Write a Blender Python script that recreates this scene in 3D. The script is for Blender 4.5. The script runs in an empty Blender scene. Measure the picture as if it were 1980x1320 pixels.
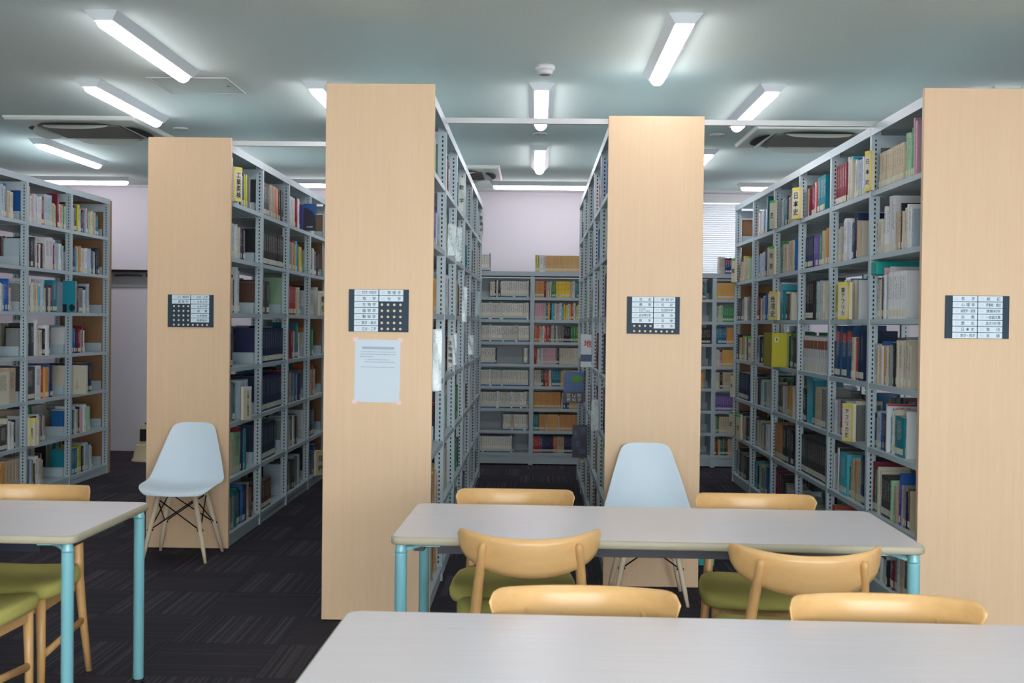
import bpy, math, random
from mathutils import Vector, Matrix
C = bpy.context.scene.collection
S = bpy.context.scene
R = math.radians
rng = random.Random(7)

# ------------------------------------------------------------------ helpers
def lin(c):
    return tuple(((v/255)/12.92 if v/255 <= .04045 else ((v/255+.055)/1.055)**2.4) for v in c)

MATS = {}
def mat(name, rgb, rough=.5, metal=0., emit=0., spec=.5, coat=0.):
    if name in MATS: return MATS[name]
    m = bpy.data.materials.new(name); m.use_nodes = True
    b = m.node_tree.nodes['Principled BSDF']
    b.inputs['Base Color'].default_value = lin(rgb)+(1,)
    b.inputs['Roughness'].default_value = rough
    b.inputs['Metallic'].default_value = metal
    b.inputs['Specular IOR Level'].default_value = spec
    if coat: b.inputs['Coat Weight'].default_value = coat; b.inputs['Coat Roughness'].default_value = .2
    if emit:
        b.inputs['Emission Color'].default_value = lin(rgb)+(1,)
        b.inputs['Emission Strength'].default_value = emit
    MATS[name] = m
    return m

class NT:
    """tiny node-tree helper"""
    def __init__(s, m):
        s.t = m.node_tree; s.b = s.t.nodes['Principled BSDF']
    def n(s, typ, **kw):
        x = s.t.nodes.new(typ)
        for k, v in kw.items(): setattr(x, k, v)
        return x
    def val(s, sock, v):
        if hasattr(v, 'is_output') : s.t.links.new(v, sock)
        else: sock.default_value = v
    def math(s, op, a, b=0., c=None):
        x = s.n('ShaderNodeMath', operation=op)
        s.val(x.inputs[0], a); s.val(x.inputs[1], b)
        if c is not None: s.val(x.inputs[2], c)
        return x.outputs[0]
    def mix(s, f, a, b):
        x = s.n('ShaderNodeMix', data_type='RGBA')
        s.val(x.inputs[0], f); s.val(x.inputs[6], a); s.val(x.inputs[7], b)
        return x.outputs[2]
    def noise(s, vec, scale, detail=2., rough=.5):
        x = s.n('ShaderNodeTexNoise'); x.inputs['Scale'].default_value = scale
        x.inputs['Detail'].default_value = detail; x.inputs['Roughness'].default_value = rough
        if vec is not None: s.t.links.new(vec, x.inputs['Vector'])
        return x.outputs['Fac']
    def coord(s, which='Object'):
        return s.n('ShaderNodeTexCoord').outputs[which]
    def scaled(s, vec, sc):
        x = s.n('ShaderNodeMapping'); x.inputs['Scale'].default_value = sc
        s.t.links.new(vec, x.inputs['Vector']); return x.outputs[0]
    def sep(s, vec):
        x = s.n('ShaderNodeSeparateXYZ'); s.t.links.new(vec, x.inputs[0]); return x.outputs
    def color(s, o): s.t.links.new(o, s.b.inputs['Base Color'])
    def bump(s, h, strength=.3, dist=.002):
        x = s.n('ShaderNodeBump'); x.inputs['Strength'].default_value = strength
        x.inputs['Distance'].default_value = dist
        s.t.links.new(h, x.inputs['Height']); s.t.links.new(x.outputs[0], s.b.inputs['Normal'])

def L4(rgb): return lin(rgb)+(1,)

def wood(name, rgb1, rgb2, axis='z', rough=.45, sc=1., coat=0.):
    m = mat(name, rgb1, rough, coat=coat); t = NT(m)
    s3 = {'z': (40*sc, 40*sc, 1.6*sc), 'x': (1.6*sc, 40*sc, 40*sc), 'y': (40*sc, 1.6*sc, 40*sc)}[axis]
    f = t.noise(t.scaled(t.coord(), s3), 1., 4., .6)
    f2 = t.noise(t.scaled(t.coord(), tuple(v*6 for v in s3)), 1., 2.)
    f = t.math('ADD', t.math('MULTIPLY', f, .7), t.math('MULTIPLY', f2, .3))
    f = t.math('MULTIPLY', t.math('SUBTRACT', f, .3), 2.4)
    f = t.math('MINIMUM', t.math('MAXIMUM', f, 0.), 1.)
    t.color(t.mix(f, L4(rgb1), L4(rgb2)))
    return m

class MB:
    """mesh builder: boxes, prisms, tubes, grids collected into ONE mesh object"""
    def __init__(s): s.v = []; s.f = []; s.m = []; s.sm = []; s.uv = {}; s.tone = []
    def face(s, idx, m=0, smooth=False): s.f.append(tuple(idx)); s.m.append(m); s.sm.append(smooth)
    def pts(s, P): a = len(s.v); s.v.extend(tuple(p) for p in P); return a
    def box(s, x0, x1, y0, y1, z0, z1, m=0, M=None):
        P = [Vector((x, y, z)) for z in (z0, z1) for y in (y0, y1) for x in (x0, x1)]
        if M is not None: P = [M @ p for p in P]
        a = s.pts(P)
        for q in ((0,2,3,1), (4,5,7,6), (0,1,5,4), (2,6,7,3), (0,4,6,2), (1,3,7,5)):
            s.face([a+i for i in q], m)
    def prism(s, poly, axis, t0, t1, m=0, smooth=False, caps=True):
        """poly: 2-D points, extruded along axis"""
        n = len(poly)
        def P(p, t):
            if axis == 'y': return (p[0], t, p[1])
            if axis == 'x': return (t, p[0], p[1])
            return (p[0], p[1], t)
        a = s.pts([P(p, t0) for p in poly]+[P(p, t1) for p in poly])
        for i in range(n):
            j = (i+1) % n
            s.face((a+i, a+j, a+n+j, a+n+i), m, smooth)
        if caps:
            s.face([a+i for i in range(n)][::-1], m); s.face([a+n+i for i in range(n)], m)
    def tube(s, pts, rad, n=12, m=0, sq=None, cap=True):
        """round (or squashed: sq = scale of the 2nd cross axis) tube through points"""
        pts = [Vector(p) for p in pts]
        if not hasattr(rad, '__len__'): rad = [rad]*len(pts)
        rings = []
        ref = None
        for i, p in enumerate(pts):
            d = (pts[min(i+1, len(pts)-1)]-pts[max(i-1, 0)]).normalized()
            if ref is None:
                ref = Vector((1, 0, 0)) if abs(d.x) < .9 else Vector((0, 1, 0))
            u = (ref-ref.dot(d)*d).normalized(); w = d.cross(u); ref = u
            k = sq if sq else 1.
            rings.append(s.pts([p+u*math.cos(2*math.pi*j/n)*rad[i]+w*math.sin(2*math.pi*j/n)*rad[i]*k for j in range(n)]))
        for a, b in zip(rings, rings[1:]):
            for j in range(n):
                k2 = (j+1) % n
                s.face((a+j, a+k2, b+k2, b+j), m, True)
        if cap:
            s.face([rings[0]+j for j in range(n)][::-1], m); s.face([rings[-1]+j for j in range(n)], m)
    def lathe(s, prof, n=24, m=0, c=(0, 0), caps=True):
        rings = [s.pts([(c[0]+r*math.cos(2*math.pi*j/n), c[1]+r*math.sin(2*math.pi*j/n), z) for j in range(n)]) for r, z in prof]
        for a, b in zip(rings, rings[1:]):
            for j in range(n):
                k = (j+1) % n
                s.face((a+j, a+k, b+k, b+j), m, True)
        if caps:
            s.face([rings[0]+j for j in range(n)][::-1], m); s.face([rings[-1]+j for j in range(n)], m)
    def grid(s, rows, m=0, smooth=True, closed=False):
        ids = [s.pts(r) for r in rows]; n = len(rows[0])
        for a, b in zip(ids, ids[1:]):
            for j in range(n-(0 if closed else 1)):
                k = (j+1) % n
                s.face((a+j, a+k, b+k, b+j), m, smooth)
        return ids
    def build(s, name, mats, parent=None, loc=None, rot=None):
        me = bpy.data.meshes.new(name)
        me.from_pydata(s.v, [], s.f)
        if not isinstance(mats, (list, tuple)): mats = [mats]
        for x in mats: me.materials.append(x)
        me.polygons.foreach_set('material_index', s.m)
        me.polygons.foreach_set('use_smooth', s.sm)
        if s.uv:
            uvl = me.uv_layers.new(name='UVMap')
            for p in me.polygons:
                c = s.uv.get(p.index)
                for q, li in enumerate(p.loop_indices):
                    uvl.data[li].uv = c[q] if c else (-1., -1.)
        if s.tone:
            at = me.attributes.new('tone', 'FLOAT', 'FACE')
            at.data.foreach_set('value', s.tone)
        me.update()
        o = bpy.data.objects.new(name, me); C.objects.link(o)
        if parent: o.parent = parent
        if loc: o.location = loc
        if rot: o.rotation_euler = rot
        return o

def tag(o, label, cat, group=None):
    o['label'] = label; o['category'] = cat
    if group: o['group'] = group
    return o
def thing(name, label, cat, loc=(0, 0, 0), rz=0., group=None):
    o = bpy.data.objects.new(name, None); C.objects.link(o)
    o.location = loc; o.rotation_euler = (0, 0, rz); o.empty_display_size = .1
    return tag(o, label, cat, group)
def struct(o): o['kind'] = 'structure'; return o
def kids(o): return [x for x in bpy.data.objects if x.parent == o]
def dup(root, loc, rz, label, group=None):
    m = {}
    def cp(o, par):
        c = o.copy(); C.objects.link(c)
        if par: c.parent = par
        for ch in CH.get(o.name, ()): cp(ch, c)
        return c
    CH = {}
    for x in bpy.data.objects:
        if x.parent: CH.setdefault(x.parent.name, []).append(x)
    r = cp(root, None); r.location = loc; r.rotation_euler = (0, 0, rz); r['label'] = label
    if group: r['group'] = group
    return r
def bevel(o, w, seg=2, ang=40):
    b = o.modifiers.new('bevel', 'BEVEL'); b.width = w; b.segments = seg; b.limit_method = 'ANGLE'; b.angle_limit = R(ang)
    return o

# text laid in the XZ plane facing -Y, returned as polygons for an MB
FONT_CACHE = {}
def text_polys(body, size, bold=0.):
    k = (body, bold)
    if k not in FONT_CACHE:
        cu = bpy.data.curves.new('lettering', 'FONT'); cu.body = body; cu.size = 1.; cu.align_x = 'CENTER'; cu.align_y = 'CENTER'
        cu.offset = bold; cu.resolution_u = 2; cu.space_line = .95
        o = bpy.data.objects.new('lettering', cu); C.objects.link(o)
        dg = bpy.context.evaluated_depsgraph_get()
        me = bpy.data.meshes.new_from_object(o.evaluated_get(dg))
        V = [(v.co.x, v.co.y) for v in me.vertices]; F = [tuple(p.vertices) for p in me.polygons]
        bpy.data.objects.remove(o); bpy.data.curves.remove(cu); bpy.data.meshes.remove(me)
        if V:
            cx = (max(v[0] for v in V)+min(v[0] for v in V))/2; cy = (max(v[1] for v in V)+min(v[1] for v in V))/2
            V = [(v[0]-cx, v[1]-cy) for v in V]
        FONT_CACHE[k] = (V, F)
    V, F = FONT_CACHE[k]
    return [(x*size, y*size) for x, y in V], F
def put_text(mb, body, size, cx, cz, y, m=0, bold=0., stretch=1., rot=0., M=None, maxw=None, align='c'):
    V, F = text_polys(body, size, bold)
    if not V: return
    if maxw:
        w = max(v[0] for v in V)-min(v[0] for v in V)
        if w > maxw: stretch *= maxw/w
    if align == 'l': cx -= min(v[0] for v in V)*stretch
    c, s_ = math.cos(rot), math.sin(rot)
    P = []
    for x, z in V:
        x *= stretch
        p = Vector((cx+x*c-z*s_, y, cz+x*s_+z*c))
        P.append(M @ p if M is not None else p)
    a = mb.pts(P)
    for f in F: mb.face([a+i for i in f], m)

# ------------------------------------------------------------------ materials
def m_steel():
    m = mat('painted_steel', (180, 198, 204), .38); t = NT(m)
    t.bump(t.noise(t.coord(), 400, 1.), .05, .0005); return m
STEEL = m_steel()
def m_post():
    m = mat('slotted_steel', (180, 198, 204), .38); t = NT(m)
    x, y, z = t.sep(t.coord())[0:3]
    nrm = t.n('ShaderNodeNewGeometry').outputs['Normal']
    ny = t.math('ABSOLUTE', t.sep(nrm)[1])
    a = t.math('LESS_THAN', t.math('ABSOLUTE', t.math('SUBTRACT', t.math('ABSOLUTE', x), .023)), .0042)
    b = t.math('LESS_THAN', t.math('FRACT', t.math('DIVIDE', z, .0254)), .55)
    c = t.math('MULTIPLY', t.math('LESS_THAN', z, 2.50), t.math('GREATER_THAN', z, .1))
    f = t.math('MULTIPLY', t.math('MULTIPLY', a, b), t.math('MULTIPLY', t.math('GREATER_THAN', ny, .5), c))
    t.color(t.mix(f, L4((180, 198, 204)), L4((18, 24, 28)))); return m
POST = m_post()
PANEL = wood('panel_wood', (218, 187, 148), (225, 195, 158), 'z', .5)
SHADEDPANEL = wood('shaded_panel_wood', (150, 112, 76), (164, 124, 86), 'z', .55)  # panel wood darkened to carry the shade at the far ends
CHAIRWOOD = wood('chair_beech', (222, 176, 112), (232, 190, 130), 'x', .35, 1., .25)
LEGWOOD = wood('chair_leg_beech', (208, 162, 100), (220, 176, 118), 'z', .4, 1., .15)
DOWEL = wood('pale_dowel', (214, 196, 164), (228, 212, 184), 'z', .45)
def m_table():
    m = mat('table_laminate', (198, 192, 188), .33); t = NT(m)
    f = t.noise(t.scaled(t.coord(), (3, 90, 90)), 1., 4., .6)
    t.color(t.mix(f, L4((224, 217, 218)), L4((240, 236, 239)))); return m
TABLE = m_table()
TEDGE = mat('table_edging', (176, 170, 146), .45)
AQUA = mat('aqua_paint', (126, 188, 196), .3, .0, coat=.3)
NAVYBAR = mat('dark_steel_beam', (26, 34, 48), .4)
BLACKR = mat('black_rubber', (18, 18, 20), .6)
WIRE = mat('black_wire', (16, 17, 20), .35, .6)
SHELL = mat('white_plastic', (212, 230, 240), .38, coat=.1)
def m_seat():
    m = mat('green_fabric', (160, 156, 72), .9); t = NT(m)
    f = t.noise(t.coord(), 700, 2.)
    t.color(t.mix(f, L4((182, 176, 88)), L4((202, 196, 112)))); t.bump(f, .25, .001); return m
FABRIC = m_seat()
def m_carpet():
    m = mat('carpet_tile', (40, 40, 44), .95, spec=.2); t = NT(m)
    x, y, z = t.sep(t.coord())[0:3]
    u = t.math('DIVIDE', t.math('ADD', x, 1.13+20), .5); v = t.math('DIVIDE', t.math('SUBTRACT', y, 5.27-20), .5)
    fu, fv = t.math('FLOOR', u), t.math('FLOOR', v)
    par = t.math('MODULO', t.math('ADD', fu, fv), 2.)
    par = t.math('GREATER_THAN', par, .5)
    cu, cv = t.math('FRACT', u), t.math('FRACT', v)
    st = t.math('ADD', t.math('MULTIPLY', cu, par), t.math('MULTIPLY', cv, t.math('SUBTRACT', 1., par)))
    cb = t.n('ShaderNodeCombineXYZ')
    t.val(cb.inputs[0], t.math('MULTIPLY', st, 44.)); t.val(cb.inputs[1], t.math('MULTIPLY', fu, 3.7)); t.val(cb.inputs[2], t.math('MULTIPLY', fv, 5.3))
    n1 = t.noise(cb.outputs[0], 1., 3., .75)
    n1 = t.math('MINIMUM', t.math('MAXIMUM', t.math('MULTIPLY', t.math('SUBTRACT', n1, .47), 7.), 0.), 1.)
    n1 = t.math('MULTIPLY', n1, t.math('ADD', .4, t.math('MULTIPLY', par, .6)))
    fz = t.noise(t.coord(), 260, 2.)
    base = t.mix(t.math('MULTIPLY', fz, .5), L4((40, 38, 44)), L4((68, 65, 74)))
    col = t.mix(n1, base, L4((78, 75, 80)))
    e = t.math('MINIMUM', t.math('MINIMUM', cu, t.math('SUBTRACT', 1., cu)), t.math('MINIMUM', cv, t.math('SUBTRACT', 1., cv)))
    t.color(t.mix(t.math('LESS_THAN', e, .003), col, L4((34, 33, 38)))); t.bump(fz, .4, .003); return m
CARPET = m_carpet()
def m_ceiling():
    m = mat('ceiling_board', (206, 217, 212), .9, spec=.2); t = NT(m)
    f = t.noise(t.coord(), 60, 3.)
    t.color(t.mix(f, L4((222, 240, 235)), L4((231, 248, 243)))); t.bump(f, .3, .003); return m
CEIL = m_ceiling()
def m_wall():
    m = mat('wall_paper', (226, 222, 230), .85, spec=.2); t = NT(m)
    t.bump(t.noise(t.coord(), 180, 2.), .15, .001); return m
WALL = m_wall()
TRIM = mat('white_trim', (206, 208, 208), .5)
GREYTRIM = mat('grey_trim', (150, 152, 152), .5)
DARKGAP = mat('dark_gap', (30, 32, 34), .7)
DOORM = mat('door_leaf_paint', (214, 212, 218), .5)
LAMPBODY = mat('lamp_housing_paint', (214, 224, 226), .35)
LAMPON = mat('lamp_diffuser', (255, 247, 252), .4, emit=12.5)
ACW = mat('ac_plastic', (214, 222, 214), .5)
ACG = mat('ac_grille', (112, 110, 104), .6)
SIGNB = mat('sign_board', (20, 50, 68), .6)
SIGNP = mat('sign_plate', (206, 224, 232), .4)
INK = mat('sign_ink', (52, 84, 98), .6)
INKPALE = mat('sign_pale_ink', (176, 198, 206), .6)
DOTS = mat('sign_hole', (214, 196, 166), .6)
PAPER = mat('poster_paper', (208, 222, 230), .7)
PRINT = mat('poster_print', (166, 186, 196), .7)
TAPE = mat('pink_tape', (236, 208, 218), .6)
BLACKINK = mat('black_ink', (26, 28, 32), .6)
REDINK = mat('red_ink', (196, 36, 48), .6)
PINKINK = mat('pink_ink', (214, 70, 120), .6)
WHITEINK = mat('white_ink', (226, 230, 232), .6)
PAGES = mat('page_edges', (214, 208, 192), .85)
LABELM = mat('call_label', (214, 214, 196), .6)
BLIND = mat('blind_slat', (232, 234, 238), .5)
_t = NT(BLIND); _tr = _t.n('ShaderNodeBsdfTranslucent'); _tr.inputs['Color'].default_value = (.8, .84, .9, 1)
_mx = _t.n('ShaderNodeMixShader'); _mx.inputs[0].default_value = .02
_t.t.links.new(_t.b.outputs[0], _mx.inputs[1]); _t.t.links.new(_tr.outputs[0], _mx.inputs[2])
_t.t.links.new(_mx.outputs[0], _t.t.nodes['Material Output'].inputs[0])
STOOLM = mat('stool_plastic', (196, 184, 150), .55)
def m_sleeve():
    m = mat('clear_sleeve', (206, 226, 230), .12, coat=.6); t = NT(m)
    f = t.noise(t.coord(), 45, 3.)
    t.bump(f, .9, .012); t.color(t.mix(f, L4((196, 218, 220)), L4((230, 240, 242)))); return m
SLEEVE = m_sleeve()

PAL = {  # code: (colour, name, title ink)
 'w': ((224, 228, 230), 'white', 0), 'c': ((212, 207, 188), 'cream', 0), 'h': ((200, 184, 156), 'beige', 0),
 'g': ((132, 138, 136), 'grey', 0), 'l': ((180, 196, 208), 'pale blue', 0), 'b': ((30, 98, 168), 'blue', 1),
 'n': ((18, 38, 78), 'navy', 1), 'k': ((24, 26, 32), 'black', 1), 'd': ((66, 70, 74), 'charcoal', 1),
 'r': ((186, 48, 46), 'red', 1), 'm': ((128, 26, 48), 'maroon', 1), 'p': ((222, 176, 190), 'pink', 0),
 'o': ((226, 108, 64), 'orange', 1), 'y': ((240, 202, 50), 'yellow', 0), 'Y': ((206, 204, 48), 'lime yellow', 0),
 'e': ((54, 150, 88), 'green', 1), 't': ((10, 124, 140), 'teal', 1), 'a': ((64, 186, 204), 'aqua', 1),
 'u': ((98, 84, 158), 'purple', 1), 'T': ((220, 166, 90), 'ochre', 0), 'B': ((104, 72, 54), 'brown', 1),
 's': ((164, 208, 168), 'pale green', 0), 'q': ((234, 234, 222), 'white and blue', 0), 'f': ((232, 194, 122), 'tan', 0),
 'x': ((206, 210, 208), 'white and brown', 0), 'z': ((0, 66, 128), 'royal blue', 1)}
def book_mat(k):
    rgb, nm, inv = PAL[k]
    m = mat('book_cloth_'+nm.replace(' ', '_'), rgb, .5); t = NT(m)
    tone = t.n('ShaderNodeAttribute', attribute_name='tone').outputs['Fac']
    hsv = t.n('ShaderNodeHueSaturation'); hsv.inputs['Color'].default_value = L4(rgb)
    t.val(hsv.inputs['Value'], tone)
    t.val(hsv.inputs['Hue'], t.math('ADD', .5, t.math('MULTIPLY', t.math('SUBTRACT', tone, 1.), .12)))
    base = hsv.outputs[0]
    uv = t.n('ShaderNodeUVMap', uv_map='UVMap').outputs[0]
    u, v = t.sep(uv)[0:2]
    pos = t.n('ShaderNodeNewGeometry').outputs['Position']
    st = t.math('GREATER_THAN', t.noise(pos, 150, 2., .6), .5)
    mu = t.math('LESS_THAN', t.math('ABSOLUTE', t.math('SUBTRACT', u, .5)), .26)
    mv = t.math('LESS_THAN', t.math('ABSOLUTE', t.math('SUBTRACT', v, .66)), .24)
    f = t.math('MULTIPLY', t.math('MULTIPLY', mu, mv), t.math('MULTIPLY', st, .55 if k not in 'nTf' else .25))
    if k == 'q':
        f = t.math('MULTIPLY', f, 1.25)
        base = t.mix(t.math('MULTIPLY', t.math('GREATER_THAN', v, 0.), t.math('LESS_THAN', v, .075)), base, L4((24, 116, 168)))
        base = t.mix(t.math('GREATER_THAN', v, .965), base, L4((96, 160, 176)))
    if k == 'z':
        base = t.mix(t.math('MULTIPLY', t.math('GREATER_THAN', v, .70), t.math('LESS_THAN', v, .88)), base, L4((190, 48, 42)))
    if k == 'x':
        base = t.mix(t.math('MULTIPLY', t.math('GREATER_THAN', v, .66), t.math('LESS_THAN', v, .9)), base, L4((146, 84, 60)))
    t.color(t.mix(f, base, L4((206, 200, 186)) if inv else L4((58, 62, 66)))); return m
BMAT = {k: book_mat(k) for k in PAL}
BKEYS = list(PAL)

# ------------------------------------------------------------------ room shell
CZ = 2.90
def plane_box(name, x0, x1, y0, y1, z0, z1, m):
    b = MB(); b.box(x0, x1, y0, y1, z0, z1); return struct(b.build(name, m))
plane_box('floor', -7.2, 6.2, -4., 13.2, -.1, 0, CARPET)
plane_box('ceiling', -7.2, 6.2, -4., 13.2, CZ, CZ+.1, CEIL)
plane_box('wall_left', -7.2, -7.0, -4., 13.2, 0, CZ, WALL)
plane_box('wall_right', 6.0, 6.2, -4., 13.2, 0, CZ, WALL)
b = MB(); b.box(-7.2, -2.4, -4.2, -4., 0, CZ); b.box(-2.4, 6.2, -4.2, -4., 2.35, CZ); struct(b.build('wall_light_blocker', WALL))  # unseen wall and lintel added to block daylight at left and above
WX0, WX1, WZ0, WZ1 = 1.35, 3.55, 1.99, 2.80
DX0, DX1, DZ = -5.05, -3.55, 1.985
b = MB(); Y0, Y1 = 12.78, 13.0
b.box(-7, DX0, Y0, Y1, 0, CZ); b.box(DX0, DX1, Y0-.06, Y1, DZ, CZ); b.box(DX1, WX0, Y0, Y1, 0, CZ)
b.box(WX0, WX1, Y0, Y1, 0, WZ0); b.box(WX0, WX1, Y0, Y1, WZ1, CZ); b.box(WX1, 6, Y0, Y1, 0, CZ)
struct(b.build('wall_back', WALL))
# sliding door below the lintel
dr = bpy.data.objects.new('door_1', None); C.objects.link(dr); struct(dr); dr.location = (-4.3, 12.86, 0)
b = MB(); b.box(-.74, .74, 0, .04, .0, 1.80); bevel(b.build('door_leaf', DOORM, dr), .004)
b = MB(); b.box(-.75, .75, -.02, .05, 1.80, 1.985); b.build('door_header', GREYTRIM, dr)
b = MB(); b.box(-.75, .75, -.1, -.03, 1.962, 1.984); b.build('door_track', DARKGAP, dr)
b = MB(); b.box(.05, .42, -.05, -.022, 1.91, 1.95); b.tube([(.0, -.04, 1.925), (-.18, -.05, 1.93), (-.3, -.04, 1.925)], .008); b.build('door_closer', DARKGAP, dr)
b = MB(); b.box(-7, DX0, 12.765, 12.78, 0, .06); struct(b.build('baseboard_back', GREYTRIM))
b = MB(); b.box(-7, 6, 12.69, 12.72, CZ-.022, CZ); b.box(DX1, 6, 12.72, 12.78, CZ-.03, CZ); struct(b.build('trim_1', TRIM))
# window with a venetian blind
w = bpy.data.objects.new('window_1', None); C.objects.link(w); struct(w); w.location = ((WX0+WX1)/2, 12.9, WZ0)
hw, hh = (WX1-WX0)/2, WZ1-WZ0
b = MB(); t_ = .045
b.box(-hw, hw, -.04, .04, 0, t_); b.box(-hw, hw, -.04, .04, hh-t_, hh); b.box(-hw, -hw+t_, -.04, .04, t_, hh-t_); b.box(hw-t_, hw, -.04, .04, t_, hh-t_); b.box(-.03, .03, -.04, .04, t_, hh-t_)
b.build('window_frame', TRIM, w)
GLASS = mat('window_glass', (235, 245, 250), .02); g_ = GLASS.node_tree.nodes['Principled BSDF']
g_.inputs['Transmission Weight'].default_value = 1.; g_.inputs['IOR'].default_value = 1.02
b = MB(); b.box(-hw+t_, hw-t_, -.004, .004, t_, hh-t_); b.build('window_pane', GLASS, w)
bl = thing('venetian_blind', 'white venetian blind drawn down over the high window in the back wall', 'blind', ((WX0+WX1)/2, 12.755, WZ0), 0)
b = MB(); b.box(-hw-.02, hw+.02, -.03, .02, hh-.03, hh+.03); b.build('head_rail', TRIM, bl)
b = MB(); nsl = 33
for i in range(nsl):
    z = .03+i*(hh-.06)/nsl
    b.box(-hw-.01, hw+.01, -.0145, .0145, -.0008, .0008, 0, Matrix.Translation((0, 0, z)) @ Matrix.Rotation(R(71), 4, 'X'))
sl = b.build('slat', BLIND, bl); sl['kind'] = 'stuff'
b = MB(); b.box(-hw-.01, hw+.01, -.014, .014, .0, .02); b.build('bottom_rail', TRIM, bl)
b = MB()
for x in (-.8, -.1, .55): b.tube([(x, -.016, .01), (x, -.016, hh)], .0015, 6)
b.build('ladder_cord', TRIM, bl)

# ------------------------------------------------------------------ ceiling fittings
def lamp_proto():
    t = thing('ceiling_light', '', 'ceiling light')
    L = 1.36
    b = MB()
    hb, ht, hz, il = .08, .046, .042, .03
    a = b.pts([(-hb, -L/2, 0), (hb, -L/2, 0), (hb, L/2, 0), (-hb, L/2, 0), (-ht, -L/2+il, -hz), (ht, -L/2+il, -hz), (ht, L/2-il, -hz), (-ht, L/2-il, -hz)])
    for q in ((0, 4, 5, 1), (1, 5, 6, 2), (2, 6, 7, 3), (3, 7, 4, 0), (4, 7, 6, 5), (0, 1, 2, 3)): b.face([a+i for i in q])
    b.build('housing', LAMPBODY, t)
    b = MB(); r = .042; prof = [(r*math.cos(R(180+180*i/10)), -hz+.006+1.0*r*math.sin(R(180+180*i/10))) for i in range(11)]
    rows = []
    for y, k in ((-L/2+il+.004, .35), (-L/2+il+.01, .8), (-L/2+il+.03, 1), (L/2-il-.03, 1), (L/2-il-.01, .8), (L/2-il-.004, .35)):
        rows.append([(x*k, y, -hz+.006+(z+hz-.006)*k) for x, z in prof])
    ids = b.grid(rows)
    b.face(range(ids[0], ids[0]+11)); b.face(list(range(ids[-1], ids[-1]+11))[::-1])
    b.build('diffuser', LAMPON, t)
    return t
LP = lamp_proto()
rows_of = {'front': 'ceiling light of the front row', 'middle': 'ceiling light of the middle row', 'rear': 'ceiling light of the rear row'}
lamps = [(-2.05, 6.18, 0, 'long ceiling light nearest the upper left corner, pointing down the room'),
 (.68, 6.17, 0, 'long ceiling light in front of the narrow wooden end panel with the white chair'),
 (-2.72, 7.77, 0, 'long ceiling light beside the square ceiling hatch'),
 (-1.345, 7.78, 0, 'ceiling light half hidden by the poster panel'),
 (.022, 7.78, 0, 'ceiling light straight behind the round smoke detector'),
 (1.405, 7.76, 0, 'ceiling light next to the grilled air conditioner at right'),
 (2.79, 7.77, 0, 'ceiling light hidden above the rightmost bookcase'),
 (-4.03, 10.14, 0, 'ceiling light above the leftmost bookcase'),
 (-2.70, 10.2, 0, 'ceiling light behind the top of the left wooden panel'),
 (-1.35, 10.2, 0, 'ceiling light hidden behind the poster panel'),
 (.022, 10.25, 0, 'short looking ceiling light farther down the central aisle'),
 (1.41, 10.4, 0, 'ceiling light just showing past the third wooden panel'),
 (2.79, 10.3, 0, 'ceiling light hidden behind the rightmost bookcase'),
 (-4.84, 12.05, 90, 'crosswise ceiling light over the door in the back wall'),
 (-2.30, 12.12, 90, 'crosswise ceiling light behind the second bookcase from the left'),
 (.20, 12.12, 90, 'crosswise ceiling light along the back wall over the central aisle'),
 (2.72, 12.05, 90, 'crosswise ceiling light by the window with the blind')]
for i, (x, y, rz, lb) in enumerate(lamps):
    o = LP if i == 0 else dup(LP, (0, 0, 0), 0, '')
    o.location = (x, y, CZ); o.rotation_euler = (0, 0, R(rz)); o['label'] = lb; o['group'] = 'ceiling lights'
for x in (-2.05, .68, 3.41):  # lamps out of view, added to light the foreground
    for y in (2.6, -.6):
        o = dup(LP, (x, y, CZ), 0, 'unseen long ceiling light added to brighten the foreground'); o['group'] = 'unseen ceiling lights added for the foreground'

t = thing('smoke_detector', 'round white smoke detector on the ceiling above the central aisle', 'smoke detector', (.037, 6.64, CZ))
b = MB(); b.lathe([(.056, 0), (.056, -.02), (.05, -.026), (.044, -.03), (.044, -.042), (.036, -.05), (.001, -.05)], 28); b.build('body', TRIM, t)
b = MB(); b.lathe([(.03, -.0501), (.03, -.0515), (.001, -.052)], 20); b.build('sensor_window', ACG, t)
for x, y, lb in ((-2.70, 8.9, 'small round ceiling vent beside the left air conditioner'), (.022, 9.0, 'small round ceiling vent between two lights of the central aisle'), (1.36, 8.98, 'small round ceiling vent beside the right air conditioner')):
    t = thing('ceiling_vent', lb, 'vent', (x, y, CZ), 0, 'round ceiling vents')
    b = MB(); b.lathe([(.056, 0), (.056, -.006), (.046, -.012), (.03, -.008), (.03, -.001)], 24, caps=False); b.build('ring', TRIM, t)
    b = MB(); b.lathe([(.028, -.001), (.026, -.01), (.001, -.012)], 20); b.build('disc', ACW, t)
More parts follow.
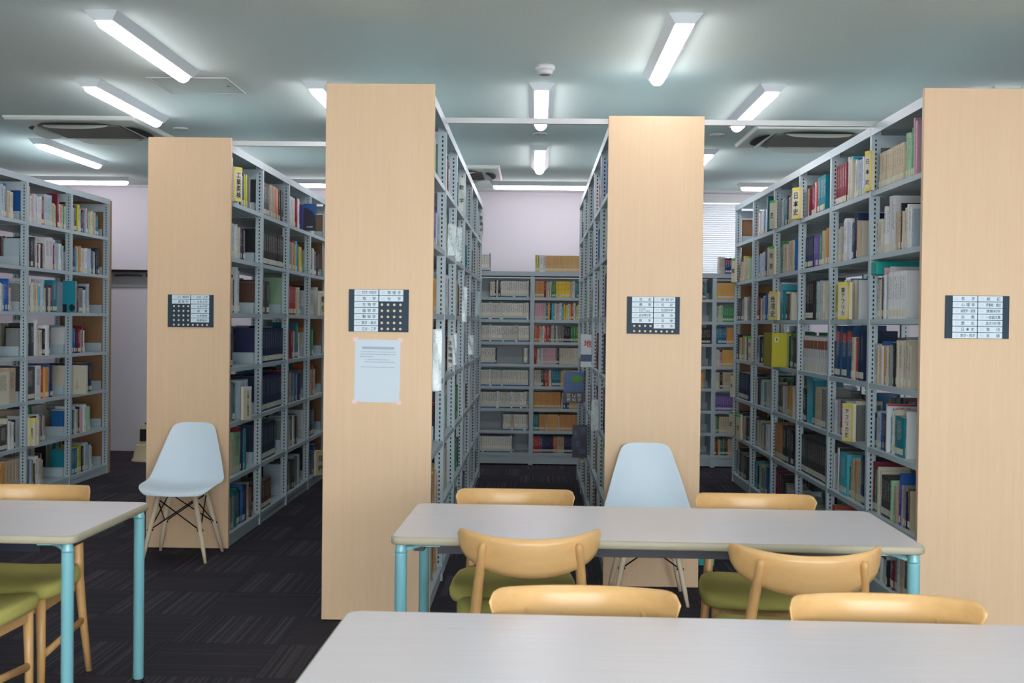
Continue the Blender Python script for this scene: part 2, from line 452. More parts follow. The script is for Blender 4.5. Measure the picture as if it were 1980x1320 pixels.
def ac_unit(x, y, lb, s=.95):
    t = thing('air_conditioner', lb, 'air conditioner', (x, y, CZ), 0, 'ceiling cassette air conditioners')
    h = s/2
    b = MB(); i1, i2 = .40*s/.95, .30*s/.95
    z0, z1 = -.03, -.042
    rows = [[(sx*q, sy*q, z) for sx, sy in ((-1, -1), (1, -1), (1, 1), (-1, 1))] for q, z in ((h, 0), (h, -.012), (h-.012, z0), (i2+.02, z1), (i2, z1+.008))]
    b.grid(rows, closed=True, smooth=False); bevel(b.build('panel', ACW, t), .006)
    b = MB(); b.box(-i2, i2, -i2, i2, z1+.004, z1+.01)
    for k in range(22):
        yy = -i2+.02+k*(2*i2-.04)/21
        b.box(-i2, i2, yy-.004, yy+.004, z1-.004, z1+.004)
    b.build('grille', ACG, t)
    for k in range(4):
        M = Matrix.Rotation(k*math.pi/2, 4, 'Z')
        c = -(i2+.028)
        n = 14; xs = [-.27+.54*j/n for j in range(n+1)]
        lens = lambda xx, a: math.sqrt(max(0., 1-(abs(xx)/a)**2.6))
        b = MB()
        b.grid([[M @ Vector((xx, c-.01, z1-.0015)) for xx in xs], [M @ Vector((xx, c-.01-.085*lens(xx, .2705), z1-.0015)) for xx in xs]], 0)
        b.build('air_slot', DARKGAP, t)
        b = MB()
        up = [[M @ Vector((xx*.9, c-.004, z1-.004)) for xx in xs], [M @ Vector((xx*.9, c-.04*lens(xx, .2705)-.004, z1-.018*lens(xx, .2705)-.004)) for xx in xs], [M @ Vector((xx*.9, c-.06*lens(xx, .2705)-.004, z1-.034*lens(xx, .2705)-.004)) for xx in xs]]
        b.grid(up); b.grid([[p+Vector((0, 0, .004)) for p in r_] for r_ in up])
        b.build('louver', ACW, t)
    return t
ac_unit(-3.355, 8.86, 'square ceiling cassette air conditioner above the leftmost bookcase')
ac_unit(2.045, 8.98, 'square ceiling cassette air conditioner beside the rightmost bookcase')
ac_unit(-.82, 11.32, 'ceiling cassette air conditioner at the far end of the central aisle')
t = thing('ceiling_hatch', 'flush square access hatch in the ceiling left of the poster panel', 'hatch', (-2.10, 7.265, CZ))
b = MB(); s2 = .24
for x0, x1, y0, y1 in ((-s2, s2, -s2, -s2+.014), (-s2, s2, s2-.014, s2), (-s2, -s2+.014, -s2+.014, s2-.014), (s2-.014, s2, -s2+.014, s2-.014)): b.box(x0, x1, y0, y1, -.006, 0)
b.build('frame', TRIM, t)
b = MB(); b.box(-s2+.016, s2-.016, -s2+.016, s2-.016, -.003, 0); b.build('lid', CEIL, t)
b = MB(); b.lathe([(.008, -.003), (.008, -.007), (.001, -.007)], 12, 0, (s2-.05, 0)); b.build('latch', ACG, t)

# ------------------------------------------------------------------ bookcases
SW = .505; PIT = .888; SH0, SHS, NK = .08, .3555, 7
SHELF_T = .028
def shelf_mesh():
    b = MB(); hl = PIT/2-.018; hx = SW/2-.004
    b.box(-hx, hx, -hl, hl, -SHELF_T, 0); return b
_sh = _br = _top = _post = None
UN = {}
def bookcase(key, xc, y0, nb, label):
    """double-sided steel bookcase: wooden end panels at y0 and at the far end"""
    global _sh
    t = thing('library_bookcase', label, 'bookcase', (xc, y0, 0), 0)
    hw = .2635
    ylen = .03+.035+PIT*nb+.03
    b = MB(); b.box(-hw, hw, 0, .03, .006, 2.605); bevel(b.build('end_panel', PANEL, t), .002, 2)
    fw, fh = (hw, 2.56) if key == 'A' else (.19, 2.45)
    b = MB(); b.box(-fw, fw, ylen-.03, ylen-.012, .006, fh); b.build('end_panel', SHADEDPANEL, t)
    p0 = .0475
    first = None
    for i in range(nb+1):
        for sx in (-1, 1):
            if first is None:
                b = MB(); b.box(-.05, 0, -.0175, .0175, 0, 2.55); first = b.build('post', POST, t)
                o = first
            else: o = first.copy(); C.objects.link(o); o.parent = t
            o.location = (sx*SW/2, p0+i*PIT, 0); o.rotation_euler = (0, 0, 0 if sx > 0 else math.pi)
    fc = None
    for i in range(nb+1):
        if fc is None:
            b = MB(); b.box(-SW/2+.05, SW/2-.05, -.012, .012, 2.455, 2.525); fc = b.build('cross_tie', STEEL, t); o = fc
        else: o = fc.copy(); C.objects.link(o); o.parent = t
        o.location = (0, p0+i*PIT, 0)
    fs = fb = ft = None
    for i in range(nb):
        yc = p0+(i+.5)*PIT
        for k in range(NK):
            if fs is None:
                fs = shelf_mesh().build('shelf', STEEL, t); o = fs
                b = MB(); b.box(-SW/2+.06, SW/2-.06, -.0008, .0008, 0, .078); fb = b.build('bracket', STEEL, o)
                fb.location = (0, PIT/2-.0195, 0); b2 = fb.copy(); C.objects.link(b2); b2.parent = o; b2.location = (0, -PIT/2+.0195, 0)
            else:
                o = fs.copy(); C.objects.link(o); o.parent = t
                for s_ in (1, -1):
                    q = fb.copy(); C.objects.link(q); q.parent = o; q.location = (0, s_*(PIT/2-.0195), 0)
            o.location = (0, yc, SH0+k*SHS)
    b = MB(); b.box(-SW/2, SW/2, .031, ylen-.031, 2.548, 2.57)
    b.build('top_panel', STEEL, t)
    for sx in (-1, 1):
        b = MB(); x1 = sx*SW/2; x0 = x1-sx*.0; b.box(min(x1, x1+sx*.003), max(x1, x1+sx*.003), .031, ylen-.031, 2.522, 2.572)
        for i in range(nb+1):
            for zz in (2.536, 2.558):
                yy = p0+i*PIT; b.box(min(x1+sx*.003, x1+sx*.005), max(x1+sx*.003, x1+sx*.005), yy-.006, yy+.006, zz-.004, zz+.004)
        b.build('top_rail', STEEL, t)
        b = MB(); b.box(min(x1-sx*.012, x1-sx*.010), max(x1-sx*.012, x1-sx*.010), .031, ylen-.031, 0, SH0-SHELF_T); b.build('kick_plate', STEEL, t)
    UN[key] = dict(xc=xc, y0=y0, nb=nb, p0=y0+p0)
    return t
bookcase('A', -4.01-.2635+.01, 8.31, 3, 'leftmost grey steel bookcase, partly cut off, facing the step stool')
bookcase('B', -2.195, 7.43, 4, 'second grey bookcase from the left, white chair before its wooden end panel')
bookcase('P', -.760, 5.70, 6, 'bookcase whose wooden end panel carries a sign and a taped white poster')
bookcase('Q', .655, 6.53, 5, 'third bookcase with narrow wooden end panel behind the pale chair and table')
bookcase('Z', 2.112, 5.70, 6, 'rightmost bookcase, full of colourful books, wooden end panel at the right edge')
UNAME = {'A': 'leftmost bookcase', 'B': 'second bookcase from left', 'P': 'poster bookcase', 'Q': 'third-panel bookcase', 'Z': 'rightmost bookcase'}

# low steel bookcases along the back wall
BS, BK = .228, 8
BX = [-1.83-.9305, -.9625-.0, -.032, .8985, 1.829, 2.7595]
BX = [-.032+.9305*i for i in range(-3, 4)]
BY = 12.10; BD = .42
t = thing('wall_bookcase', 'low grey steel bookcase across the back wall at the end of the aisles', 'bookcase', (0, BY, 0))
for i, x in enumerate(BX):
    b = MB(); b.box(x-.022, x+.022, 0, BD, 0, 1.935)
    b.build('post', STEEL, t)
for i in range(len(BX)-1):
    x0, x1 = BX[i]+.022, BX[i+1]-.022
    for k in range(BK):
        z = .125+k*BS
        b = MB(); b.box(x0, x1, .004, BD-.02, z-.03, z)
        sh = b.build('shelf', STEEL, t)
        b = MB(); b.box(x0, x1, BD*.62, BD*.62+.004, z, z+.07); b.build('back_stop', STEEL, sh)
    b = MB(); b.box(x0, x1, .012, .016, .012, .095); b.build('kick_plate', STEEL, t)
    b = MB(); b.box(x0, x1, BD-.02, BD-.012, .02, 1.93); b.build('back_panel', STEEL, t)
b = MB(); b.box(BX[0]-.022, BX[-1]+.022, 0, BD, 1.94, 1.985)
b.build('top_panel', STEEL, t)

# ceiling-height tie bars across the bookcase tops
for x0, x1, y, lb in ((-.76, 2.1, 6.61, 'long white steel tie bar across the tops of the three right bookcases'), (-2.2, -.76, 7.54, 'short white steel tie bar joining the left panel bookcase to the poster bookcase')):
    b = MB(); b.box(x0, x1, y, y+.03, 2.572, 2.575); b.box(x0, x1, y, y+.003, 2.575, 2.602); b.box(x0, x1, y+.027, y+.03, 2.575, 2.602)
    tag(b.build('tie_bar', TRIM), lb, 'tie bar')

# ------------------------------------------------------------------ books
BOOKS = []      # every book: spec dict
SPECIAL = []    # dividers
def frame_of(u, bay, k, side):
    """matrix: local x along the shelf (picture left to right), y into the shelf, z up"""
    U = UN[u]; ya = U['p0']+(bay-1)*PIT+.019; yb = U['p0']+bay*PIT-.019
    z = SH0+k*SHS
    if side == 'L':   # faces -X
        return Matrix.Translation((U['xc']-SW/2, yb, z)) @ Matrix.Rotation(R(-90), 4, 'Z'), yb-ya
    return Matrix.Translation((U['xc']+SW/2, ya, z)) @ Matrix.Rotation(R(90), 4, 'Z'), yb-ya
import re
def add_row(M, width, spec, ctx, vis=True, hscale=1., dmax=.2, r=None, yrec=.022):
    r = r or rng
    x = .004; n = 0
    for tok in spec.split():
        if tok[0] == '_': x += float(tok[1:])/1000; continue
        if tok[0] == 'D':
            _, txt, cap, wmm = tok.split('|'); wd = float(wmm)/1000
            SPECIAL.append((M, x, wd, txt, cap, ctx)); x += wd+.002; continue
        if tok[0] == 'M':
            _, nm, wmm = tok.split('|'); MARK[nm] = M @ Vector((x+float(wmm)/1000, .02, 0)); x += float(wmm)/1000+.001; continue
        g = re.match(r'([A-Za-z])(\d*)(?::(\d+(?:\.\d+)?))?(?:/(\d+))?(~?)', tok)
        key, cnt, hh, th, lean = g.groups()
        cnt = int(cnt or 1)
        H0 = float(hh)/100 if hh else r.uniform(.185, .225)
        T0 = float(th)/1000 if th else r.uniform(.018, .03)
        dep0 = r.uniform(.13, .17); rec0 = yrec+r.uniform(0, .014); base_tone = r.uniform(.86, 1.1)
        for i in range(cnt):
            same = cnt >= 4
            h = H0*(1+(0 if same and hh else r.uniform(-.05, .05))); w = T0*(1+r.uniform(-.04, .04) if same else 1+r.uniform(-.18, .18))
            h = min(h*hscale, .322 if hscale == 1. else .19)
            if x+w > width-.004: break
            n += 1
            tilt = r.gauss(0, .012) if not same else 0.
            if lean: tilt = .1
            tilt = min(max(tilt, -.03), .12)
            BOOKS.append(dict(M=M, x=x, w=w, h=h, d=min(dmax, max(dep0, h*.68)), y=rec0+r.uniform(0, .004 if same else .012), k=key, tone=base_tone*(1+r.uniform(-.03, .03)),
                              tilt=tilt, ord=n, ctx=ctx, vis=vis, lab=(r.random() < .8 if not same else True), ser=same))
            x += w+.0006+abs(math.sin(tilt))*h*.5

MARK = {}
def rows(u, side, bay, *specs):
    """specs from the top shelf down"""
    for i, sp in enumerate(specs):
        k = NK-1-i
        if not sp: continue
        M, wd = frame_of(u, bay, k, side)
        add_row(M, wd, sp, (u, bay, i))
# rightmost bookcase, left face; bay 1 is the nearest
rows('Z', 'L', 1, 'D|日本史|y|42 h11:20/40 s3:24/28 e1:26/20 T1:25/18 p1:30/26 p1:27/24',
 'c4:19.5/24 l1:25/22 w2:26/50 w3:29/36 r1:18/18 h2:20/22 k1:26/20 c3:21/30 w2:22/26 l1:20/20',
 'l1:20/34 n1:22/16 h1:23/30 w1:23/22 d1:23/22 p1:27.5/28 w1:23/34 l1:24/26 w1:27/18 w10:25/26 w1:26/24',
 'l2:22/24 h1:21/24 c1:22/30 b1:22.5/26 w1:22/18 T1:22/26 h1:21/40 w2:21/26 a1:22/24 g1:21/20 w1:23/26 k1:24/14 w1:24/38 c1:24/30 c1:24/80 c1:23/34 c2:24/28 c1:22/36',
 't1:18.5/22 n1:18/18 p1:17/10 l3:20/28 b1:20/24 m1:20/16 h1:20/30 d1:21/18 t1:22/24 l1:21/16 M|magazine|18 t1:20/18 w1:22/34 c1:23/38 c1:21/24 t1:20.5/150 w1:24/30',
 'm1:27/24 e1:24/34 s1:24/26 c2:24.5/30 d6:22/32 t1:20/22 s1:21/24 l1:21/30 h1:19/20 m1:17/22 b1:26/20 p1:22/36 d1:20/22 g1:21/24 n1:19.5/20 g1:19/22 B1:20/26 h1:20/20',
 'd2:20/22 w2:21/24 s2:22/26 d1:22/18 w2:25/30 l2:24/26 k1:26/26 c1:24/22 B1:23/20 m1:24/40 g1:23/22 l1:23/24 w1:22/20 h2:23/26 c1:23/22 d2:23/26 g2:22/24')
rows('Z', 'L', 2, 'm6:25/40 c1:29/40 a1:28/40 c1:24/40 w2:23/26 h1:21/40 b1:24/20 l2:23/32 w2:23/28 l1:25/20',
 'c2:20/40 l1:22/26 h1:20/24 a1:26/44 w1:24/34 w1:26/60 l1:24/30 w1:25/26 t1:22/40 d1:22/30 n2:28/44 h1:23/26 c1:22/24',
 'Y5:22/36 T1:22/24 w2:24/34 h2:23/26 w1:24/24 t1:24/26 h1:23/28 c1:23/26 D|東アフリカ|y|75 w1:22/20',
 'd1:23/40 z3:31/120 c1:24/50 r1:24/60 m1:23/30 n2:29/60',
 't1:21/18 w2:20.5/28 l2:21/26 g1:22/24 r1:22/30 b4:21/32 w5:22/28 c2:22/30 g1:22/22 D|アフリカ史|y|70',
 'w2:22/26 l2:22/24 g1:23/24 w1:26/20 k1:26/22 a1:25/150 B1:19/30 h1:21/26 c2:24/32 g1:22/24 T1:23/26 h2:22/32 b1:26/40 n1:28/50',
 'r1:26/60 c1:22/20 _60 k4:20/50 t1:20/80 b1:20/60 k3:20/50')
rows('Z', 'L', 3, 'D|日本史|y|70 h2:21/30 m1:20/30 m1:21/34 r1:21/30 m1:22/26 p2:22/34 r2:22/30 t6:24/36',
 'w1:19/40 l1:16/24 n6:22/40 u2:21/40 u1:22/30 e1:22/70 h2:24/60 T2:25/50',
 'w1:17/30 l2:22/26 k5:27/44 d1:28/26 l1:26/30 s1:25/26 l3:25/32 a1:24/28 c2:25/30',
 'c1:25/46 x14:24/50',
 'k1:24/90 k1:22/60 a1:32/170 t1:29/40 d1:26/20 c1:25/34 h4:26/44 g2:25/40',
 'd14:26/48 B3:24/40', 'l3:18/50 _40 c3:15/44 g3:16/50')
rows('Z', 'L', 4, 'D|史|e|80 l1:22/30 w1:22/26 c1:21/28 t3:22/34 n1:22/26 m1:22/24 h2:22/40 g1:23/30 c2:25/40 h2:24/36',
 'D|地理|e|75 e1:24/40 w1:23/40 g1:22/24 c1:22/34 h3:22/36 c1:23/34 h3:23/40 c2:24/40 b1:24/26',
 'D|台|e|60 w1:29/60 a1:29/30 D|台湾史|y|80 t1:22/30 w2:22/30 d2:20/60 c1:20/40',
 '_350 s1:24/70 k1:24/40 e1:26/80 d1:24/60 n1:20/60 B1:18/50 k1:22/60', 'd3:21/70 h1:21/40 l2:21/40 w1:21/26 T4:22/40 h2:22/40',
 'T5:27/56 k1:27/120 d2:27/60 k1:25/100', 'm3:26/90 k1:24/60 _40 g1:20/50 c1:19/40 s1:18/40 c4:18/40')
rows('Z', 'L', 5, '_10 r1:21/34 w2:20/40 c1:19/40 h1:19/26 w1:20/40 l1:20/24 b1:21/24 w3:22/36 l1:23/30 t1:30/60',
 'w1:19/40 l1:20/26 b1:20/60 l1:21/30 w1:21/50 l2:21/40 b1:21/26 n1:22/60 w1:24/70 c1:23/40 k1:23/34 w1:24/50',
 'm1:20/90 k1:21/40 c2:19/34 g2:20/34 l2:20/44 u1:20/24 b2:22/34 l1:22/40 c3:22/40',
 'D|郷土|e|60 l2:24/40 n1:22/30 d2:20/60', 'c1:22/26 y1:22/30 e1:22/26 c1:22/30 p1:22/26 n1:22/26 u1:21/26 l2:21/34 c1:21/30 s2:21/30 g2:20/34 l2:20/34 c2:20/34',
 'g2:21/50 h1:21/40 s1:21/34 c2:22/40 b1:21/40 t1:20/30 c2:21/40 g1:21/30 m1:19/40 w2:22/30', 't1:21/40 d1:21/40 a1:22/60 n1:20/30 s2:21/40 e1:21/40 w1:21/30 s1:21/26 t1:21/44 g2:20/40 b1:22/60')
rows('Z', 'L', 6, '', 'D|郡|e|70 h1:16/60 c1:18/60 Y1:23/40 c2:21/40 h2:19/60 c1:18/50 s1:20/40', 'd2:20/70 g2:20/60 c1:21/60 w1:21/50 h2:22/50 g1:21/40',
 'n1:24/70 h1:20/130 B1:20/40 Y1:21/60 c1:21/40 w1:20/40 d1:20/40', 'D|県|e|60 t1:22/40 n9:24/54', 'D|誌|e|75 k1:24/80 d2:22/80 h1:20/60 D|市|e|80 d2:20/60', 'g1:22/50 c1:22/40 l1:22/50 k1:25/40 d2:22/60 g2:22/50 d2:22/60')
# second bookcase from the left, right face
rows('B', 'R', 1, 'D|工業英検|y|60 w1:29/60 k1:25/30 m1:21/24 e1:24/26 s1:24/30 l1:24/26 g1:23/34 k2:24/36 g1:22/26 d1:23/30 c1:22/26 Y2:22/26 h2:22/26 g2:21/28',
 'b1:21/40 n1:29/40 n1:22/20 a1:21/20 c1:22/30 l2:22/30 w3:22/28 c2:21/28 d1:21/30 B1:22/26 n1:22/44 h1:20/20',
 'Y1:26/60 t1:23/30 c1:23/40 h1:23/26 p1:23/20 d1:26/20 n1:22/40 w1:29/60 l1:28/30',
 'l1:24/140 c1:22/30 n1:22/50', 'c1:24/110 g1:25/90 t1:25/60 d1:23/20 D|工業・工業経済|w|90 l5:26/40 d1:26/34', 'h1:20/30 m1:19/24 c1:21/34 d1:23/26 w1:23/34 c1:23/30 h1:22/34 s1:27/210 m1:29/34 n1:29/40 a1:27/30 t1:27/36',
 't1:24/50 a1:25/40 w2:22/34 g2:22/34 t2:24/40 k1:20/26 t1:25/60 n1:24/40 b1:25/44 n2:24/34 l1:22/30 c2:24/40 B1:20/30')
rows('B', 'R', 2, 'd6:24/50 g1:24/44 h4:25/46 o2:24/56 k1:23/40 d3:24/44', 'k14:25/58', 'B1:23/60 h1:22/24 B2:24/70 d1:25/80', 'n13:25/62', 'n12:26/66', 'n9:26/64 t1:26/24', 'B6:20/70')
rows('B', 'R', 3, 'w6:24/60 d1:24/30 r1:22/40 d1:25/40 w2:25/50 _150 u1:22/30', 'c1:26/50 b1:26/30 g1:23/180 h2:23/40 r1:26/30 T1:22/40 h1:22/30 a1:25/50 b1:24/50 Y2:22/60', 's1:28/60 c1:26/40 r6:23/54 h1:22/40 c1:23/70 _10 d1:20/60', 'p1:21/40 d1:20/40 t1:22/50 c1:25/40 h1:22/40 m2:24/60 c2:22/40 B1:22/30 t1:28/90 c1:23/40 w1:20/40',
 'r1:21/40 m1:24/50 l1:24/50 h1:23/40 r1:27/40 l1:25/50 g2:24/40 l2:23/40 b2:23/50 l1:22/30 n2:22/30', 'g2:22/40 c2:23/40 p1:24/50 w1:24/40 s1:22/40 t1:24/50 c1:24/40 b1:25/50 n1:24/50 Y2:22/40', 'l1:24/60 g1:22/40 k2:24/50 h1:22/30 c1:22/60 d2:24/60 l1:27/50 g2:24/50 w2:25/40 u1:24/50')
rows('B', 'R', 4, '_200 p1:21/50 w1:20/50', 'h1:20/60 d2:24/80 c1:23/60 w2:23/50 g2:22/60 n2:20/60', 'w1:22/80 k1:25/60 c1:22/220 D|索引|w|90 w1:26/60 a1:25/50', 'c1:22/60 T1:25/60 h1:24/60 o1:25/50 e1:23/60 w1:20/60', 'g2:23/60 c2:23/80 o1:27/50 h1:23/60 T1:22/50', 'w1:24/100 g2:26/40 n1:26/50 d2:24/60 g1:22/50', 'k1:28/70 n2:27/80 D|目録|y|90 g1:22/60 b1:25/70 n2:24/70')
# leftmost bookcase, right face; bay 3 is the farthest
rows('A', 'R', 1, 'w4:22/30 _350 l2:24/40 b1:27/44 h1:20/30 c2:22/44', '', '_200 w2:23/30 c2:22/30 w1:24/40 b2:24/34 p1:22/30 w1:22/30 l1:20/34 b3:24/30 h1:19/26', '_320 l1:22/44 w1:22/26 a1:17/40 d1:29/16', '_380 c1:24/280 h1:26/110', '_330 w2:22/50 d1:20/130 c1:23/40 w2:21/44 k1:22/24', '_300 c1:23/90 b1:22/44 n1:21/40 T1:27/70 h4:27/60')
rows('A', 'R', 2, 'b1:25/30 h1:29/70 w1:22/36 p1:23/24 w1:23/26 l1:24/24 w2:23/36 m1:24/70 l5:26/30 y1:20/24 h1:21/20 s1:20/24 c1:19/28 m1:30/44 w1:20/26 o1:20/20 w1:20/22 e1:20/26 c2:19/36 b1:24/26',
 'l1:22/24 w2:22/30 l1:22/24 d2:24/44 l1:22/30 c1:20/20 m1:19/30 w1:19/34 k1:21/24 c1:21/26 p1:20/18 w2:26/90 m1:20/20 l3:22/28 w1:22/36 b1:22/24 l1:22/24',
 'g1:22/36 w1:22/30 c1:21/26 t1:20/34 w1:26/30 c1:23/40 h1:20/30 c1:24/36 a1:21/26 w1:24/50 l1:26/40 c1:20/26 d1:22/24 c2:20/36 m1:22/30 t1:28/80',
 'g1:22/36 k1:24/100 d1:26/60 w1:28/40 c2:21/44 h1:22/36 k1:22/50 w1:24/50 d1:22/26', 'd1:26/190 w1:28/100 r1:25/60 T1:26/60 b1:28/50 n1:26/50', 'D|建築史|y|70 w1:23/40 c1:23/30 k2:22/50 w1:24/50 h1:22/30 l1:22/30 b1:22/26 h1:22/44', 'n2:24/40 l2:23/34 e1:23/30 B1:20/24 w1:24/60 c1:22/50 h1:20/36')
rows('A', 'R', 3, 'h2:18/40 p1:19/26 c1:20/26 d1:22/44 n1:23/20 Y1:25/50 c1:21/30 d1:18/26 n1:20/30 u1:20/26 l1:20/24 h1:22/26 r1:22/26 s1:20/34 c2:21/36 h1:21/34 t2:19/36',
 'w2:18/24 e1:24/40 b1:22/24 m1:23/26 a1:22/24 c1:22/26 w1:22/24 T1:23/36 c1:22/40 d1:22/26 w3:22/36 l2:22/30 b1:21/26 h1:20/40 w1:20/30 k1:20/30 n2:24/36', 'l1:26/30 b1:24/50 b1:25/90 m1:24/50 g1:21/90 l1:21/26 w1:21/40 n1:24/40 l1:26/60',
 'w1:22/30 l1:23/50 t1:24/26 b1:22/50 n1:21/20 m1:22/60 h1:20/36 c1:20/26 m1:24/30 w1:20/36', 'c1:24/220 n10:26/34', 'b1:22/30 l2:22/40 t1:22/26 w1:24/44 c1:22/40 k1:23/34 g1:22/34 p1:21/26 l1:22/40 w1:23/50 e1:25/30 s1:23/40', 't6:23/34 c1:22/40 Y1:24/70 k1:22/26 g1:24/40 l1:25/80 a1:22/36 w1:22/50 h1:20/36')
# the two central bookcases: their aisle sides are seen edge-on
def rand_spec(r, fill=.7, dark=False):
    s = []; tot = 0
    pal = 'wwccghlbndkrmptesTBu' if not dark else 'ddkknnmBghcetbl'
    while tot < 860*fill:
        k = r.choice(pal); n = r.choice((1, 1, 2, 3, 5)); th = r.choice((18, 22, 26, 30, 40))
        s.append(f'{k}{n}:{r.choice((19, 20, 21, 22, 24, 26))}/{th}'); tot += n*th
        if r.random() < .06: s.append('_60'); tot += 60
    return ' '.join(s)
r2 = random.Random(11)
for u, side, nb in (('P', 'R', 6), ('Q', 'L', 5)):
    for bay in range(1, nb+1):
        rows(u, side, bay, *[rand_spec(r2, r2.uniform(.35, .95)) for _ in range(NK)])
# far sides of the bookcases seen only through the gaps
r3 = random.Random(5)
for u, side in (('Z', 'R'), ('B', 'L'), ('A', 'L'), ('P', 'L'), ('Q', 'R')):
    for bay in range(1, UN[u]['nb']+1):
        for k in range(NK):
            if u == 'Z' and bay == 6 and k == 6: continue
            M, wd = frame_of(u, bay, k, side)
            add_row(M, wd, rand_spec(r3, r3.uniform(.8, 1.) if u in 'AB' else r3.uniform(.55, .98), True), (u, bay, 99), vis=False, r=r3)
# low bookcase on the back wall
def brow(bi, k, spec):
    z = .125+k*BS if k < 8 else 1.985
    M = Matrix.Translation((BX[bi]+.022, BY, z)); add_row(M, .9305-.044, spec, ('W', bi, 8-k), hscale=.93, dmax=.16, yrec=.012)
q = 'q44:18.3/19'
for k, sp in ((8, '_150 q15:18/20 g1:20/10'), (7, '_470 q2:18/22 k1:18/14 w1:18/18 k1:18/14~ q6:18/20 w1:18/24 q6:18/19 w1:18/14 q7:18/19'), (6, '_300 q8:18.3/19 w1:18.3/30 q4:18.3/19 w1:18.3/34 q10:18.3/19 q2:18.3/20 w1:18/20 q4:18.3/19'), (5, '_300 q9:18/18 w1:18/20 q6:18/18 w1:18/22 q6:18/18 w1:18/26 q6:18/19 l1:17/40'),
              (4, '_380 q8:18/18 d1:18/10 _280 q5:18/19'), (3, '_340 q7:18/18 w1:18/22 q5:18/18 w1:18/20 q16:18/18 w1:18/26 q3:18/19'), (2, '_320 q12:18/18 w1:18/26 q6:18/19 w1:18/20 q4:18/19 w1:18/20 q2:18/22 h1:18/24'), (1, '_270 h1:17/12 _330 q4:18/20 h1:18/24 q5:18/19 w1:18/26 q4:18/19'), (0, '_300 q5:18/20 w1:18/16 q14:18/19 w1:18/20 g1:18/14')):
    brow(2, k, sp)
for k, sp in ((8, 'Y2:18.5/19 w1:18/40 w1:18/22 f20:18/18 w2:18/24'), (7, 'T5:18/18 m1:18/16 c3:18/16 e2:16/22 y8:18/17 T1:18/18 l1:18/22 c1:18/16 t2:18/18 T4:18/18 T10:18/18'), (6, 'p6:18.3/18 t1:18.3/20 T1:18/18 k1:18/18 a2:18.3/18 c1:18/20 p1:18/18 w1:18/26 a1:15/20 y2:17/18 w1:18/20 T1:18/18 r1:18/18 w1:18/18 s1:15/16 y2:16/18 w1:17/18 a1:18/18 r2:18/18 c8:18/19'),
              (5, 'o2:18/19 T1:18/18 c1:17/16 w1:17/18 o2:17/19 d1:18/16 h1:18/16 p1:18/18 t1:16/22 c1:18/18 g3:18/18 k3:18/18 n1:18/18 e3:18/19 T9:18/17 T8:18/18'), (4, 'r1:18/18 T1:18/10 w1:17/18 l1:18/18 w1:18/18 p7:18/18 g1:18/20 k1:18/18 c8:18/18 c10:18/18'), (3, 'c4:18/18 d2:18/22 o2:17/18 c1:18/22 t5:18/18 f3:18/20 h6:18/19 c8:18/18'), (2, 'T15:18/18 h1:18/20~ z3:18/20 T6:18/18 T8:18/18'),
              (1, 't3:18/18 T4:18/18 w1:18/10 T6:18/18 w1:16/10 T10:18/18 T10:18/18'), (0, 'r4:18/19 b1:18/18 n6:18/18 o2:18/18 h4:18/18 n4:18/18 b3:18/20 T3:18/18 c8:18/18')):
    brow(3, k, sp)
for k, sp in ((7, '_640 c2:18/18 p5:18/20 d1:18/18 t1:18/18'), (5, '_760 k6:17/18'), (3, '_620 c5:18/18 p1:18/18 T4:18/18')): brow(4, k, sp)
for k, sp in ((8, '_20 c3:18/20 z3:17/20 c2:18/20 w3:18/20'), (7, 'T5:18/18 T4:18/20 e6:18/18'), (6, 's1:18/20 c1:18/18 s1:18/20 e9:17/18'), (5, 't3:18/18 b2:18/20 T9:18/18'), (4, 'c2:18/18 p1:15/24 T9:18/18'), (3, 'c2:18/20 k1:18/30 h6:18/18'), (2, 'u11:17/18'), (1, 'c1:18/18 e1:18/20 h9:18/18'), (0, 'B2:18/18 T1:18/18 t1:18/20 e1:18/18 B2:18/18 h5:18/18')):
    brow(5, k, sp)

def book_mat_of(B):
    return B['M'] @ Matrix.Translation((B['x']+B['w']/2, B['y'], 0)) @ Matrix.Rotation(B['tilt'], 4, 'Y')

def book_geo(mb, B, M, mi, pages_mi=None, label_mi=None, cover=True):
    """one closed book: rounded spine at y=0 facing -y. cover: cloth case; pages/label may go to other builders"""
    w, h, d, tn = B['w'], B['h'], B['d'], B['tone']
    n = 3 if pages_mi is not None else 5
    bul = min(.004, w*.12)
    prof = [(-w/2+w*i/(n-1), bul*(abs(2*i/(n-1)-1)**2)) for i in range(n)]
    a = mb.pts([M @ Vector((x, y, 0)) for x, y in prof]+[M @ Vector((x, y, h)) for x, y in prof])
    for i in range(n-1):
        mb.uv[len(mb.f)] = [(i/(n-1), 0), ((i+1)/(n-1), 0), ((i+1)/(n-1), 1), (i/(n-1), 1)]
        mb.face((a+i, a+i+1, a+n+i+1, a+n+i), mi, True); mb.tone.append(tn)
    return a, n, prof

def case_geo(mb, B, M, mi):
    w, h, d, tn = B['w'], B['h'], B['d'], B['tone']
    a, n, prof = book_geo(mb, B, M, mi)
    tk = .0022
    for sx in (-1, 1):
        x0, x1 = sorted((sx*w/2, sx*(w/2-tk)))
        st = len(mb.f); mb.box(x0, x1, prof[0][1], d, 0, h, mi, M); mb.tone.extend([tn]*(len(mb.f)-st))
    st = len(mb.f); mb.box(-w/2+tk, w/2-tk, prof[0][1], prof[0][1]+.0015, 0, h, mi, M); mb.tone.extend([tn]*(len(mb.f)-st))

